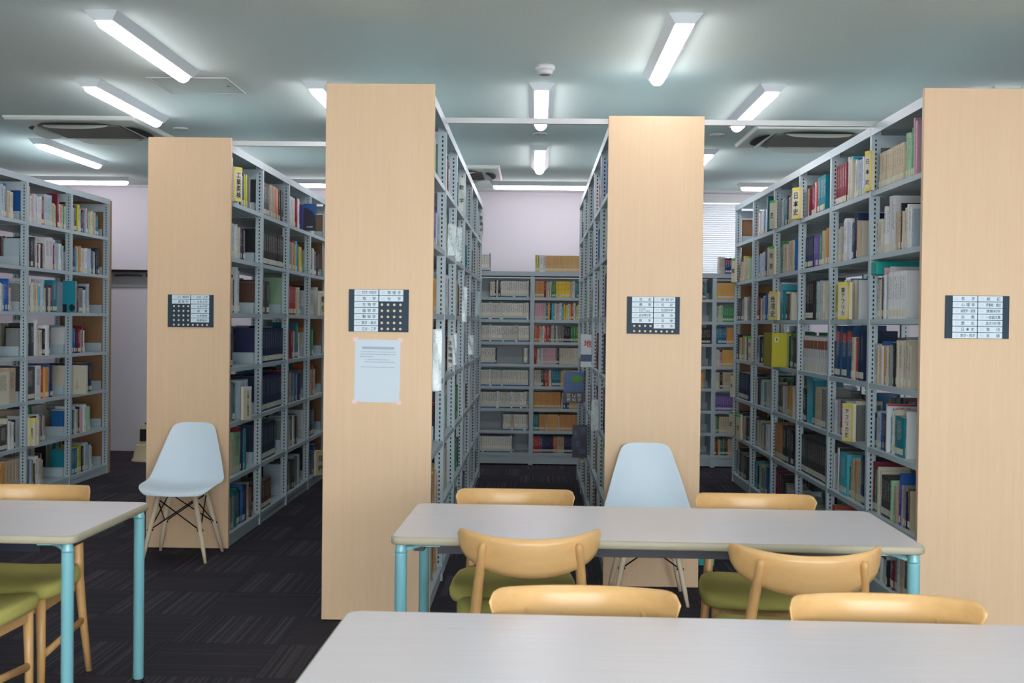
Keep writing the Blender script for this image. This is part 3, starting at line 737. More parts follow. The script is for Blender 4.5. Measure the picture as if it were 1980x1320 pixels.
def simple_book(mb, B, mi, pm, lm):
    M = book_mat_of(B); w, h, d, tn = B['w'], B['h'], B['d'], B['tone']
    a, n, prof = book_geo(mb, B, M, mi, pages_mi=pm)
    y0 = prof[0][1]
    P = [(-w/2, y0, 0), (w/2, y0, 0), (w/2, d, 0), (-w/2, d, 0), (-w/2, y0, h), (w/2, y0, h), (w/2, d, h), (-w/2, d, h)]
    q = mb.pts([M @ Vector(p) for p in P])
    for f, m in (((0, 3, 2, 1), mi), ((1, 2, 6, 5), mi), ((3, 0, 4, 7), mi), ((2, 3, 7, 6), pm)):
        mb.face([q+i for i in f], m); mb.tone.append(tn)
    e = min(.0025, w*.2)
    T = mb.pts([M @ Vector(p) for p in ((-w/2+e, y0+.002, h), (w/2-e, y0+.002, h), (w/2-e, d, h), (-w/2+e, d, h))])
    mb.face([T, T+1, T+2, T+3], pm); mb.tone.append(1.)
    mb.face([q+4, q+5, T+1, T], mi); mb.tone.append(tn)
    mb.face([q+5, q+6, T+2, T+1], mi); mb.tone.append(tn)
    mb.face([q+7, q+4, T, T+3], mi); mb.tone.append(tn)
    if B['lab']:
        u = w*.42; z0, z1 = .014, min(.05, h*.22)
        T = mb.pts([M @ Vector(p) for p in ((-u, -.0006, z0), (u, -.0006, z0), (u, -.0006, z1), (-u, -.0006, z1))])
        mb.face([T, T+1, T+2, T+3], lm); mb.tone.append(1.)

# ------------------------------------------------------------------ section dividers
ORD = 'first second third fourth fifth sixth seventh eighth ninth tenth eleventh twelfth thirteenth fourteenth fifteenth sixteenth seventeenth eighteenth nineteenth'.split()
def ordn(n):
    if n < 20: return ORD[n-1]
    tens = {2: 'twent', 3: 'thirt', 4: 'fort', 5: 'fift'}[n//10]
    return tens+'ieth' if n % 10 == 0 else tens+'y-'+ORD[n % 10-1]
SHELFN = ['top shelf', 'second shelf down', 'third shelf down', 'middle shelf', 'third shelf up', 'second shelf up', 'bottom shelf']
def bayname(u, b):
    nb = UN[u]['nb']
    return 'nearest bay' if b == 1 else 'farthest bay' if b == nb else ordn(b)+' bay'
def place_ctx(ctx):
    u, b, i = ctx
    if u == 'W':
        col = {2: 'left column', 3: 'middle column', 4: 'narrow third column', 5: 'column beside rightmost bookcase'}[b]
        return (f'on top of {col} of back wall bookcase' if i == 0 else f'{ordn(i)} row down, {col} of back wall bookcase')
    return f'{SHELFN[i]}, {bayname(u, b)} of {UNAME[u]}'
CAPM = {'y': mat('divider_yellow', (226, 210, 92), .5), 'e': mat('divider_green', (70, 190, 70), .5), 'w': mat('divider_white', (216, 222, 224), .5)}
CAPN = {'y': 'yellow edged', 'e': 'green capped', 'w': 'plain white'}
DIVF = mat('divider_face', (214, 208, 186), .5)
for (M, x, wd, txt, cap, ctx) in SPECIAL:
    h = .22
    t = thing('section_divider', f'{CAPN[cap]} section divider, {place_ctx(ctx)}', 'divider', (0, 0, 0), 0, 'section dividers')
    t.matrix_world = M @ Matrix.Translation((x+wd/2, -.012, .0005))
    sg = 1 if ctx[0] == 'Z' else -1
    pr = wd*(.62 if cap == 'y' else .34)
    A, Bq = Vector((-sg*wd/2, -pr, 0)), Vector((sg*wd/2, 0, 0))     # the lettered face runs from A (sticking out) to B
    b = MB(); b.prism([(A.x, .018), (A.x, A.y), (Bq.x, Bq.y), (Bq.x, .018)], 'z', 0, h); b.build('body', DIVF, t)
    lo, hi = (A, Bq) if sg > 0 else (Bq, A)
    dirx = (hi-lo).normalized(); ang = math.atan2(dirx.y, dirx.x)
    FM = Matrix.Translation((lo+hi)/2) @ Matrix.Rotation(ang, 4, 'Z'); fl = (hi-lo).length
    b = MB()
    if cap == 'y':
        e = fl/2
        b.box(e-.012, e, -.0012, .0, .001, h-.001, 0, FM) if sg > 0 else b.box(-e, -e+.012, -.0012, .0, .001, h-.001, 0, FM)
        b.box(-fl/2, fl/2, -.0012, 0, .001, .016, 0, FM); b.box(-fl/2, fl/2, -.0012, 0, h-.022, h-.001, 0, FM)
    else: b.box(-fl/2, fl/2, -.0012, 0, h-.02, h-.001, 0, FM)
    b.build('cap', CAPM[cap], t)
    b = MB(); n = len(txt); sz = min(fl*.62, (h-.05)/n*.95, .06)
    for i, ch in enumerate(txt):
        put_text(b, ch, sz, -sg*.004, h-.03-(h-.05)*(i+.5)/n, -.0020, 0, .012, M=FM)
    b.build('lettering', BLACKINK, t)

# ------------------------------------------------------------------ reading tables
def table(loc, rz, label, L=1.82, D=.77):
    t = thing('reading_table', label, 'table', loc, rz, 'reading tables')
    def rr(hx, hy, r, n=6):
        P = []
        for cx, cy, a0 in ((hx-r, hy-r, 0), (-hx+r, hy-r, 90), (-hx+r, -hy+r, 180), (hx-r, -hy+r, 270)):
            for i in range(n+1): P.append((cx+r*math.cos(R(a0+90*i/n)), cy+r*math.sin(R(a0+90*i/n))))
        return P
    b = MB(); n = len(rr(1, 1, .1)); z1 = .72
    prof = [(.0, z1-.028, 1), (-.0015, z1-.026, 1), (-.0015, z1-.004, 1), (-.004, z1-.0004, 0)]
    ids = [b.pts([(x, y, z) for x, y in rr(L/2+o-0, D/2+o, .035)]) for o, z, m in ((-.004, z1-.028, 1), (0, z1-.024, 1), (0, z1-.005, 1), (-.003, z1-.001, 1), (-.006, z1, 0))]
    for a, c in zip(ids, ids[1:]):
        for j in range(n):
            k = (j+1) % n; b.face((a+j, a+k, c+k, c+j), 1, True)
    b.face([ids[-1]+j for j in range(n)], 0); b.face([ids[0]+j for j in range(n)][::-1], 1)
    b.build('table_top', [TABLE, TEDGE], t)
    lx, ly = L/2-.035, D/2-.035
    for sx in (-1, 1):
        for sy in (-1, 1):
            b = MB()
            b.lathe([(.010, .0), (.022, .0), (.022, .012), (.012, .016)], 16, 1)
            b.lathe([(.0185, .016), (.021, .02), (.021, .655), (.0215, .66)], 20, 0)
            # chamfered shoulder
            b.lathe([(.0215, .66), (.0215, .668), (.017, .690), (.0165, .692)], 20, 0)
            lg = b.build('leg', [AQUA, BLACKR], t, (sx*lx, sy*ly, 0))
            b = MB(); b.tube([(0, 0, .668), (-sx*.035, -sy*.03, .676), (-sx*.085, -sy*.065, .684), (-sx*.13, -sy*.075, .686)], [.016, .014, .013, .010], 10, sq=.6); b.box(min(-sx*.07, -sx*.13), max(-sx*.07, -sx*.13), min(-sy*.05, -sy*.1), max(-sy*.05, -sy*.1), .672, .692)
            b.build('bracket', AQUA, lg)
        b = MB(); b.box(sx*lx*.94-.018, sx*lx*.94+.018, -ly+.075, ly-.075, .652, .691); b.build('end_beam', AQUA if False else NAVYBAR, t)
    for sy in (-1, 1):
        b = MB(); b.box(-lx+.12, lx-.12, sy*(ly-.075)-.02, sy*(ly-.075)+.02, .648, .691); b.build('beam', NAVYBAR, t)
    return t
table((.428, 4.395, 0), R(-1.3), 'beige reading table in the middle, two wooden chairs on each long side')
table((.43, 2.595, 0), R(-1.3), 'large pale reading table nearest to us, cut off by the bottom edge')
table((-2.455, 4.345, 0), R(-.8), 'beige reading table at the left edge with aqua tube legs')

# ------------------------------------------------------------------ wooden chairs (front is -y)
def wooden_chair(label):
    t = thing('wooden_chair', label, 'chair', (0, 0, 0), 0, 'wooden chairs with green seats')
    # cushion
    b = MB(); N = 40
    def outline(th, k):
        c, s_ = math.cos(th), math.sin(th); e = 2/4.5
        x = math.copysign(abs(c)**e, c); y = math.copysign(abs(s_)**e, s_)
        yy = -.02+.225*y*k; hw = .243+(-.018*(y*k) if y > 0 else -.006*y)
        return x*hw*k, yy
    def ring(k, zf, dz): 
        P = []
        for j in range(N):
            x, y = outline(2*math.pi*j/N, k)
            sad = .016*(x/.24)**2-.012*max(0, (-y-.13)/.1)**2+.010*max(0, (y-.05)/.15)
            P.append((x, y, zf+dz*sad))
        return P
    rows_ = [ring(.90, .402, 0), ring(.97, .405, 0), ring(1.0, .416, .3), ring(1.0, .428, .7), ring(.975, .440, 1), ring(.92, .447, 1), ring(.75, .450, 1), ring(.5, .450, 1), ring(.25, .449, 1), ring(.02, .449, 1)]
    ids = b.grid(rows_, closed=True)
    b.face([ids[0]+j for j in range(N)][::-1], 0); b.face([ids[-1]+j for j in range(N)], 0, True)
    b.build('seat', FABRIC, t)
    b = MB()
    b.box(-.185, .185, -.195, -.173, .350, .403); b.box(-.165, .165, .165, .187, .350, .403)
    for sx in (-1, 1):
        a = b.pts([(sx*.20, -.175, .350), (sx*.18, .18, .350), (sx*.18, .18, .403), (sx*.20, -.175, .403), (sx*.178, -.175, .350), (sx*.158, .18, .350), (sx*.158, .18, .403), (sx*.178, -.175, .403)])
        for f in ((0, 1, 2, 3), (7, 6, 5, 4), (0, 4, 5, 1), (3, 2, 6, 7), (0, 3, 7, 4), (1, 5, 6, 2)): b.face([a+i for i in f])
    bevel(b.build('seat_frame', LEGWOOD, t), .003)
    for sx in (-1, 1):
        b = MB(); b.tube([(sx*.197, -.188, 0), (sx*.196, -.186, .2), (sx*.192, -.184, .403)], [.013, .016, .0195], 12)
        b.build('leg', LEGWOOD, t)
        b = MB(); b.tube([(sx*.205, .268, 0), (sx*.196, .225, .22), (sx*.186, .205, .40), (sx*.176, .225, .54), (sx*.164, .267, .66), (sx*.158, .293, .728), (sx*.157, .296, .738), (sx*.157, .296, .742)], [.0125, .016, .019, .018, .016, .0145, .010, .004], 12, sq=1.15)
        b.build('leg', LEGWOOD, t)
        b = MB(); b.tube([(sx*.196, -.186, .185), (sx*.197, .228, .225)], .0105, 8, sq=1.5); b.build('stretcher', LEGWOOD, t)
    # crescent backrest, curved in plan
    b = MB(); n = 33; F_ = []; Bk = []
    for i in range(n):
        u = -1+2*i/(n-1); x = .2425*math.sin(u*1.15)/math.sin(1.15)
        yc = .325-.165*u*u
        zt = .760+.021*u*u; zb = .632+.074*u*u
        a = abs(u)
        if a > .76:
            kk = max(0, 1-((a-.76)/.24)**2.6)**.5; m_ = (zt*.6+zb*.4); zt = m_+(zt-m_)*max(kk, .05); zb = m_+(zb-m_)*max(kk, .05)
        rake = .10
        def pt(z, dy): return (x, yc+dy+(z-.70)*rake, z)
        th = .008
        col = []
        for q in range(7):
            f = q/6; z = zb+(zt-zb)*f; e = 1-.55*(abs(2*f-1)**6); col.append(pt(z, -th*e))
        for q in range(7):
            f = 1-q/6; z = zb+(zt-zb)*f; e = 1-.55*(abs(2*f-1)**6); col.append(pt(z, th*e))
        F_.append(col)
    ids = b.grid(F_, closed=True)
    b.face([ids[0]+j for j in range(14)][::-1]); b.face([ids[-1]+j for j in range(14)])
    b.build('backrest', CHAIRWOOD, t)
    return t
ch = wooden_chair('wooden chair behind the middle table, facing us before the central aisle')
ch.location = (-.073, 4.635, 0)
def chair(x, y, rz, lb): return dup(ch, (x, y, 0), R(rz), lb)
chair(.892, 4.60, -2, 'wooden chair behind the middle table, next to the white shell chair')
chair(-.02, 4.135, 183, 'wooden chair with its back to us at the left half of the middle table')
chair(.866, 3.925, 179, 'wooden chair with its back to us at the right half of the middle table')
chair(.131, 2.82, -1, 'wooden chair peeking over the nearest table, left of two')
chair(.882, 2.785, -2, 'wooden chair peeking over the nearest table, right of two')
chair(-2.035, 4.56, 0, 'wooden chair on the far side of the left table, facing us')
chair(-2.03, 4.07, 180, 'wooden chair at the left edge on the near side of the left table')

# ------------------------------------------------------------------ white shell chairs
def shell_chair(label):
    t = thing('shell_chair', label, 'chair', (0, 0, 0), 0, 'white shell chairs')
    ctrl = [(-.262, .408, .165, .0, .02), (-.252, .424, .200, .006, .03), (-.215, .436, .222, .016, .025), (-.12, .430, .234, .034, .008), (-.02, .420, .236, .044, 0), (.06, .420, .234, .052, 0), (.115, .440, .230, .060, 0),
            (.145, .485, .222, .060, 0), (.165, .550, .206, .052, 0), (.188, .630, .182, .042, 0), (.210, .710, .157, .032, 0), (.227, .770, .138, .024, 0), (.236, .800, .124, .018, 0), (.238, .808, .105, .014, 0)]
    b = MB(); rows_ = []; nu = 17
    for i, (y, z, hw, bow, back) in enumerate(ctrl):
        p0 = ctrl[max(0, i-1)]; p1 = ctrl[min(len(ctrl)-1, i+1)]
        dy, dz = p1[0]-p0[0], p1[1]-p0[1]; l = math.hypot(dy, dz); ny, nz = -dz/l, dy/l
        r_ = []
        for j in range(nu):
            u = -1+2*j/(nu-1); e = abs(u)**2.4*bow
            r_.append((hw*u, y+ny*e+back*u*u*1.6, z+nz*e-(.012*u**4 if i > 11 else 0)))
        rows_.append(r_)
    b.grid(rows_)
    o = b.build('seat_shell', SHELL, t)
    s_ = o.modifiers.new('solid', 'SOLIDIFY'); s_.thickness = .006; s_.offset = -1
    o.modifiers.new('sub', 'SUBSURF').levels = 1; o.modifiers['sub'].render_levels = 2
    T = [(-.11, -.135), (.11, -.135), (-.11, .09), (.11, .09)]
    F2 = [(-.19, -.185), (.19, -.185), (-.195, .180), (.195, .180)]
    for (tx, ty), (fx, fy) in zip(T, F2):
        b = MB(); b.tube([(tx, ty, .40), (fx*.8+tx*.2, fy*.8+ty*.2, .085), (fx, fy, .004)], [.0165, .013, .0095], 14); b.tube([(fx, fy, 0), (fx, fy, .005)], .009, 12)
        b.build('leg', DOWEL, t)
    def on(i, f): return Vector((T[i][0]+(F2[i][0]-T[i][0])*f, T[i][1]+(F2[i][1]-T[i][1])*f, .40*(1-f)))
    b = MB()
    for i, j in ((0, 1), (1, 0), (2, 3), (3, 2), (0, 2), (2, 0), (1, 3), (3, 1)):
        b.tube([on(i, .06), on(j, .52)], .0038, 8)
    for i in range(4):
        b.tube([on(i, .03)+Vector((0, 0, .012)), on(i, .5)+Vector((math.copysign(-.012, T[i][0]), 0, 0))], .0038, 8)
        p = on(i, .52); b.tube([p-Vector((.018, 0, 0)), p+Vector((.018, 0, 0))], .006, 8)
    b.build('wire_brace', WIRE, t)
    b = MB(); b.tube([(-.11, -.135, .398), (.11, -.135, .398), (.11, .09, .398), (-.11, .09, .398), (-.11, -.135, .398)], .005, 8)
    for tx, ty in T: b.tube([(tx, ty, .396), (tx, ty, .418)], .012, 10)
    b.build('seat_mount', WIRE, t)
    return t
e1 = shell_chair('white shell chair with splayed wooden legs before the left wooden panel'); e1.location = (-2.145, 7.18, 0)
dup(e1, (.615, 6.28, 0), 0, 'white shell chair half hidden behind the middle table')

# ------------------------------------------------------------------ signs and poster
def sign(xc, y, zc, label, cols, W=.290, H=.205):
    t = thing('category_sign', label, 'sign', (xc, y, zc), 0, 'category signs on the wooden panels')
    b = MB(); b.box(-W/2, W/2, -.006, 0, -H/2, H/2)
    rows_n = 7; rh = H/rows_n; cw = .116
    filled = {(c, i) for c in (0, 1) for i, tx in enumerate(cols[c]) if tx}
    for c in (0, 1):
        cx = (-.06 if c == 0 else .0605)
        for i in range(rows_n):
            if (c, i) in filled: continue
            for q in range(4):
                x = cx-.045+q*.03; z = H/2-(i+.5)*rh
                a = b.pts([(x+.0062*math.cos(2*math.pi*j/14), -.0062, z+.0062*math.sin(2*math.pi*j/14)) for j in range(14)])
                b.face([a+j for j in range(14)], 1)
    b.build('board', [SIGNB, DOTS], t)
    for c in (0, 1):
        cx = (-.06 if c == 0 else .0605)
        for i, tx in enumerate(cols[c]):
            if not tx: continue
            num, body = tx
            z = H/2-(i+.5)*rh
            p = MB(); p.box(-cw/2, cw/2, -.0025, 0, -rh/2+.0014, rh/2-.0014)
            o = p.build('plate', SIGNP, t, (cx, -.0061, z))
            p = MB()
            put_text(p, num, .0150, -.047, 0, -.0029, 0, 0., .75, align='l')
            x0, x1 = -.014, .050
            if '\n' in body:
                for li, ln in enumerate(body.split('\n')): put_text(p, ln, .009, -.020, .005-.011*li, -.0029, 1, .006, 1, align='l', maxw=.07)
            elif len(body) <= 3:
                n = len(body)
                for q, chh in enumerate(body): put_text(p, chh, .0175, (x0+.004)+(x1-.012-x0-.004)*q/max(1, n-1), 0, -.0029, 1, .012)
            else: put_text(p, body, .0170, (x0+x1)/2-.004, 0, -.0029, 1, .012, maxw=.070)
            p.build('lettering', [INKPALE, INK], o)
    return t
sign(-2.180, 7.428, 1.510, 'dark sign with eight name strips on the left panel above the white chair',
 [[('519', '公害・環境工学'), ('520', '建築学')], [('500', '技術・工学'), ('510', '土木工学'), ('511', '土木力学'), ('512', '測量'), ('513', '土木設計'), ('515', '橋梁設計')]])
sign(-.7575, 5.698, 1.510, 'dark sign with nine name strips just above the taped poster',
 [[('440', '天文学・宇宙科学'), ('450', '地学'), ('460', '生物学'), ('470', '植物学'), ('480', '動物学'), ('490', '医学・薬学'), ('500', '技術・工学')], [('420', '物理学'), ('430', '化学')]])
sign(.6505, 6.528, 1.509, 'dark sign on the third panel with one row of pale holes along its base',
 [[('360', '社会'), ('370', '教育'), ('380', '風俗習慣\n民俗学・民族学'), ('400', '自然科学'), ('410', '数学')], [('290', '地理・地誌・紀行'), ('280', '伝記'), ('300', '社会科学'), ('310', '政治'), ('320', '法律'), ('330', '経済')]])
sign(2.1145, 5.698, 1.512, 'dark sign completely filled with name strips on the rightmost panel', 
 [[('100', '哲学'), ('140', '心理学'), ('150', '倫理学・道徳'), ('160', '宗教'), ('200', '歴史'), ('210', '日本史'), ('220', '東洋・西洋')], [('000', '総記'), ('010', '図書館・書誌'), ('007', '情報科学'), ('040', '一般論文集'), ('050', '逐次刊行物'), ('700', '芸術'), ('800', '言語')]], W=.303)
t = thing('notice_poster', 'white paper notice taped by its corners under the sign on the poster panel', 'poster', (-.762, 5.7012, 1.2185), 0); t.rotation_euler = (0, R(.6), 0)
b = MB(); pw, ph = .110, .1515; rows_ = []
for i in range(9):
    z = -ph+2*ph*i/8
    rows_.append([(-pw+2*pw*j/6, -.0015-.0016*abs(math.sin(3.1*j/6+i*.9))*(.4+.6*(j/6)), z) for j in range(7)])
b.grid(rows_); b.build('paper', PAPER, t)
b = MB()
rp = random.Random(3)
b.box(-.076, .080, -.0048, -.0044, .105, .117)
for z, x0, x1 in ((.092, -.082, .086), (.080, -.084, .088), (.068, -.086, -.02), (.054, -.062, .06), (.043, -.062, .082), (.018, -.08, .084)):
    x = x0
    while x < x1:
        l = rp.uniform(.003, .010); b.box(x, min(x+l, x1), -.0046, -.0043, z-.002, z+.002); x += l+rp.uniform(.001, .003)
b.build('lettering', PRINT, t)
for sx in (-1, 1):
    for sz in (-1, 1):
        b = MB(); b.box(-.011, .011, -.0062, -.0056, -.010, .010); o = b.build('tape', TAPE, t, (sx*.108, 0, sz*.151)); o.rotation_euler = (0, R(sx*sz*4), 0)

# ------------------------------------------------------------------ display books and loose things on the shelves
def display_book(name, x, y, z, w, h, d, label, cat, cover, marks=(), spine=None, parts=None, rz=0.):
    """stands upright, front cover towards -y, sticking out of the shelf; (x, z) = cover centre bottom"""
    t = thing(name, label, cat, (x, y, z), rz)
    b = MB(); b.box(-w/2, w/2, 0, .002, 0, h); b.box(-w/2, w/2, d-.002, d, 0, h); b.box(-w/2, -w/2+.002, .002, d-.002, 0, h)
    b.build('cover', cover, t)
    b = MB(); b.box(-w/2+.0022, w/2-.004, .0022, d-.0022, .003, h-.003); b.build('page_block', PAGES, t)
    for nm, m, rects in (parts or ()):
        for r_ in rects:
            b = MB()
            if len(r_) == 4 and not isinstance(r_, list): b.box(r_[0], r_[1], -.0012, -.0002, r_[2], r_[3])
            else:
                a = b.pts([(px, -.0014, pz) for px, pz in r_]); b.face(list(range(a, a+len(r_))))
            b.build(nm, m, t)
    if marks:
        b = MB()
        for body, sz, cx, cz, rot in marks['t']: put_text(b, body, sz, cx, cz, -.0022, 0, .012, 1., rot)
        b.build('lettering', marks['m'], t)
    return t
NAVYC = mat('navy_cover', (22, 30, 52), .35); BLUEC = mat('blue_cover', (20, 92, 160), .35); WHITEC = mat('white_cover', (214, 224, 226), .4); CREAMC = mat('cream_cover', (204, 202, 178), .5)
GREENP = mat('green_picture', (88, 170, 62), .5); PURP = mat('faded_picture', (84, 92, 126), .5); TEALC = mat('teal_cover', (24, 140, 156), .4)
ell = lambda cx, cz, a, c_, n=18, wob=.12: [(cx+a*(1+wob*math.sin(3*q+1))*math.cos(q), cz+c_*(1+wob*math.cos(4*q))*math.sin(q)) for q in [2*math.pi*i/n for i in range(n)]]
display_book('display_book', .327, 9.9, SH0+2*SHS+.001, .168, .26, .02, 'blue and black cover with a green landmass, sticking out into the central aisle', 'book', BLUEC,
 dict(m=WHITEINK, t=[('復興', .036, -.040, .045, R(90)), ('支援', .036, .005, .045, R(90)), ('地図', .036, .050, .045, R(90))]),
 parts=[('title_band', NAVYC, [(-.084, .084, 0, .095)]), ('cover_picture', GREENP, [ell(.025, .20, .055, .028)])])
display_book('display_book', .350, 9.0, SH0+1*SHS+.001, .112, .248, .02, 'dark navy cover with small faded pictures, low at the end of the central aisle', 'book', NAVYC,
 parts=[('cover_picture', PURP, [(-.042, -.02, .16, .21), (0, .045, .17, .235), (-.03, .0, .08, .13), (-.01, .045, .03, .07)])])
display_book('display_book', .366, 8.45, SH0+3*SHS+.001, .078, .235, .03, 'white face-out book with one large red character, halfway down the central aisle', 'book', WHITEC,
 dict(m=REDINK, t=[('地', .056, .010, .170, 0)]), parts=[('cover_picture', PURP, [(-.039, .039, .04, .09)])])
display_book('display_book', -1.905, 9.9, SH0+6*SHS+.001, .105, .225, .02, 'blue and black face-out book on the top shelf left of the poster panel', 'book', BLUEC, dict(m=WHITEINK, t=[('DOME', .018, 0, .03, 0)]),
 parts=[('cover_picture', NAVYC, [(-.0525, .0525, 0, .075), [(-.0525, .075), (.05, .075), (.045, .12), (.02, .16), (-.02, .185), (-.0525, .19)]])])
display_book('display_book', -4.0, 10.05, SH0+4*SHS+.001, .11, .27, .03, 'teal face-out book on the third shelf of the leftmost bookcase', 'book', TEALC, parts=[('cover_picture', NAVYC, [(-.055, -.02, 0, .07), ell(.025, .04, .025, .03)])])
display_book('display_book', -3.99, 10.22, SH0+2*SHS+.001, .16, .25, .03, 'cream face-out book leaning out of the leftmost bookcase, third shelf up', 'book', CREAMC, dict(m=BLACKINK, t=[('日\n本\n史', .024, -.06, .09, 0)]), parts=[('sketch', GREYTRIM, [(-.005, 0, .04, .12), (-.02, .02, .06, .064)])])
display_book('display_book', -3.99, 9.285, SH0+1*SHS+.001, .06, .22, .03, 'pale spine sign with yellow top, second shelf up of the leftmost bookcase', 'book', CREAMC, dict(m=BLACKINK, t=[('建\n築\n史', .03, 0, .1, 0)]), parts=[('yellow_top', CAPM['y'], [(-.03, .03, .195, .22)])])
# olive box file jutting from the rightmost bookcase
t = thing('box_file', 'large olive yellow box file jutting out of the rightmost bookcase', 'box file', (1.87, 8.93, SH0+3*SHS+.001))
OL1 = mat('olive_spine', (150, 140, 40), .6); OL2 = mat('olive_side', (190, 182, 34), .55)
b = MB()
for i in range(9):
    b.box(-.0865+(.0015 if i % 2 else 0), -.0845, .004+i*.035, .004+(i+1)*.035-.003, 0, .258)
b.build('spine', OL1, t)
b = MB(); b.box(-.0845, .11, .0, .325, 0, .258); b.build('box', OL2, t)
b = MB(); b.box(-.062, -.036, -.0012, 0, .19, .226); b.build('label', LABELM, t)
b = MB(); b.box(-.056, -.043, -.002, -.0012, .196, .221); b.build('printed_mark', ACG, t)
# aqua slip-cover, teal binder
display_book('magazine', MARK['magazine'].x+.10, MARK['magazine'].y, SH0+2*SHS+.001, .20, .258, .016, 'large white magazine with pink lettering on the rightmost bookcase', 'magazine', WHITEC, dict(m=PINKINK, t=[('ピラミッド', .036, .015, .222, 0)]), parts=[('pink_strip', mat('magenta_strip', (190, 40, 90), .5), [(-.1, .1, .247, .257)])])
t = thing('ring_binder', 'flat teal ring binder lying across books in the nearest bay of the rightmost bookcase', 'binder', (1.98, 6.56, SH0+4*SHS+.243), 0)
TEALB = mat('teal_binder', (0, 160, 150), .4)
b = MB(); b.box(-.115, .12, -.05, .055, 0, .074); bevel(b.build('cover', TEALB, t), .006)
b = MB(); b.box(-.06, .0, -.051, -.05, .02, .028); b.build('label', INK, t)

# sleeves, hanging cards on the two central bookcases
def sleeve(x, y, z0, z1, w, label, txt=None, m=None, name='plastic_sleeve', cat='sleeve', mi=BLACKINK):
    t = thing(name, label, cat, (x, y, z0))
    b = MB(); h = z1-z0; rows_ = []
    for i in range(7):
        rows_.append([(-w/2+w*j/4, -.004*math.sin(1.3*j+i*1.1)-.003, h*i/6) for j in range(5)])
    b.grid(rows_); b.grid([[(p[0], p[1]+.006, p[2]) for p in r_][::-1] for r_ in rows_])
    b.build('sheet', m or SLEEVE, t)
    b = MB(); b.box(-w/2, w/2, -.004, .004, h-.006, h+.004); b.build('top_clip', TRIM, t)
    if txt:
        b = MB(); n = len(txt)
        for i, ch_ in enumerate(txt): put_text(b, ch_, min(w*.8, h/n*.7), 0, h-.03-(h-.04)*(i+.3)/n, -.010, 0, .01)
        b.build('lettering', mi, t)
    return t
CARD = mat('card_stock', (196, 206, 200), .5)
PX = -.760+SW/2
sleeve(PX+.022, 6.78, 1.84, 2.02, .046, 'crinkled clear sleeve hanging second along the poster bookcase, high up')
sleeve(PX+.022, 7.38, 1.84, 2.05, .040, 'crinkled clear sleeve with red top hanging high on the poster bookcase')
sleeve(PX+.024, 5.80, 1.12, 1.42, .05, 'long clear sleeve on the nearest bay of the poster bookcase')
sleeve(PX+.020, 6.80, 1.20, 1.38, .030, 'pale card with four characters on the poster bookcase aisle side', '生物植物', CARD, 'index_card', 'card')
sleeve(PX+.024, 7.10, 1.20, 1.39, .024, 'narrow white sleeve next to the pale card of the poster bookcase')
sleeve(PX+.020, 8.10, 1.46, 1.70, .034, 'clear sleeve at the middle of the poster bookcase, eye height')
sleeve(PX+.020, 8.95, 1.21, 1.36, .044, 'crumpled clear sleeve below eye height, far along the poster bookcase')
sleeve(PX+.020, 9.90, 1.52, 1.71, .034, 'clear sleeve at the far end of the poster bookcase')
sleeve(PX+.024, 10.35, 2.22, 2.42, .036, 'beige hanging card at the top far end of the poster bookcase', '医薬学', CARD, 'index_card', 'card')
sleeve(PX+.024, 7.60, 2.17, 2.38, .04, 'whitish hanging card near the top of the poster bookcase', '数学', CARD, 'index_card', 'card')
QX = .655-SW/2
sleeve(QX-.022, 7.40, .79, .98, .046, 'crumpled clear sleeve on the third-panel bookcase beside the wooden panel')
sleeve(QX-.022, 9.30, .36, .57, .036, 'pale green index card low on the third-panel bookcase', '郷土資料', CARD, 'index_card', 'card')

# ------------------------------------------------------------------ step stool and small bin
t = thing('step_stool', 'beige round two-step stool by the back wall door', 'stool', (-3.875, 12.1, 0), 0)
b = MB()
def rbox(b, hx0, hy0, hx1, hy1, z0, z1, yo0=0, yo1=0, m=0):
    def ring(hx, hy, z, yo): return [(hx*math.copysign(abs(math.cos(q))**.55, math.cos(q)), yo+hy*math.copysign(abs(math.sin(q))**.55, math.sin(q)), z) for q in [2*math.pi*i/32 for i in range(32)]]
    ids = b.grid([ring(hx0+.012, hy0+.012, z0, yo0), ring(hx0+.012, hy0+.012, z0+.02, yo0), ring(hx0, hy0, z0+.024, yo0), ring(hx1, hy1, z1-.012, yo1), ring(hx1-.008, hy1-.008, z1, yo1), ring(.01, .01, z1, yo1)], m, True, True)
rbox(b, .235, .21, .215, .19, 0, .17); b.build('lower_step', STOOLM, t)
b = MB(); rbox(b, .195, .15, .178, .13, .165, .37, .03, .03); b.build('upper_step', STOOLM, t)
b = MB(); b.box(-.155, .155, -.125, -.10, .205, .325); b.build('recess', BLACKR, t)
b = MB(); rbox(b, .13, .10, .128, .098, .362, .374, .03, .03); b.build('tread', BLACKR, t)
t = thing('desk_bin', 'small teal bin on the carpet just right of the third wooden panel', 'bin', (1.055, 7.2, 0))
b = MB(); rows_ = [[(sx*q, sy*q, z) for sx, sy in ((-1, -1), (1, -1), (1, 1), (-1, 1))] for q, z in ((.001, .002), (.045, .002), (.055, .20), (.05, .20), (.042, .01), (.001, .01))]
b.grid(rows_, 0, False, True); b.build('body', TEALB, t)
b = MB(); b.grid([[(sx*q, sy*q, z) for sx, sy in ((-1, -1), (1, -1), (1, 1), (-1, 1))] for q, z in ((.055, .195), (.06, .195), (.06, .205), (.05, .205))], 0, False, True); b.build('rim', TEALB, t)

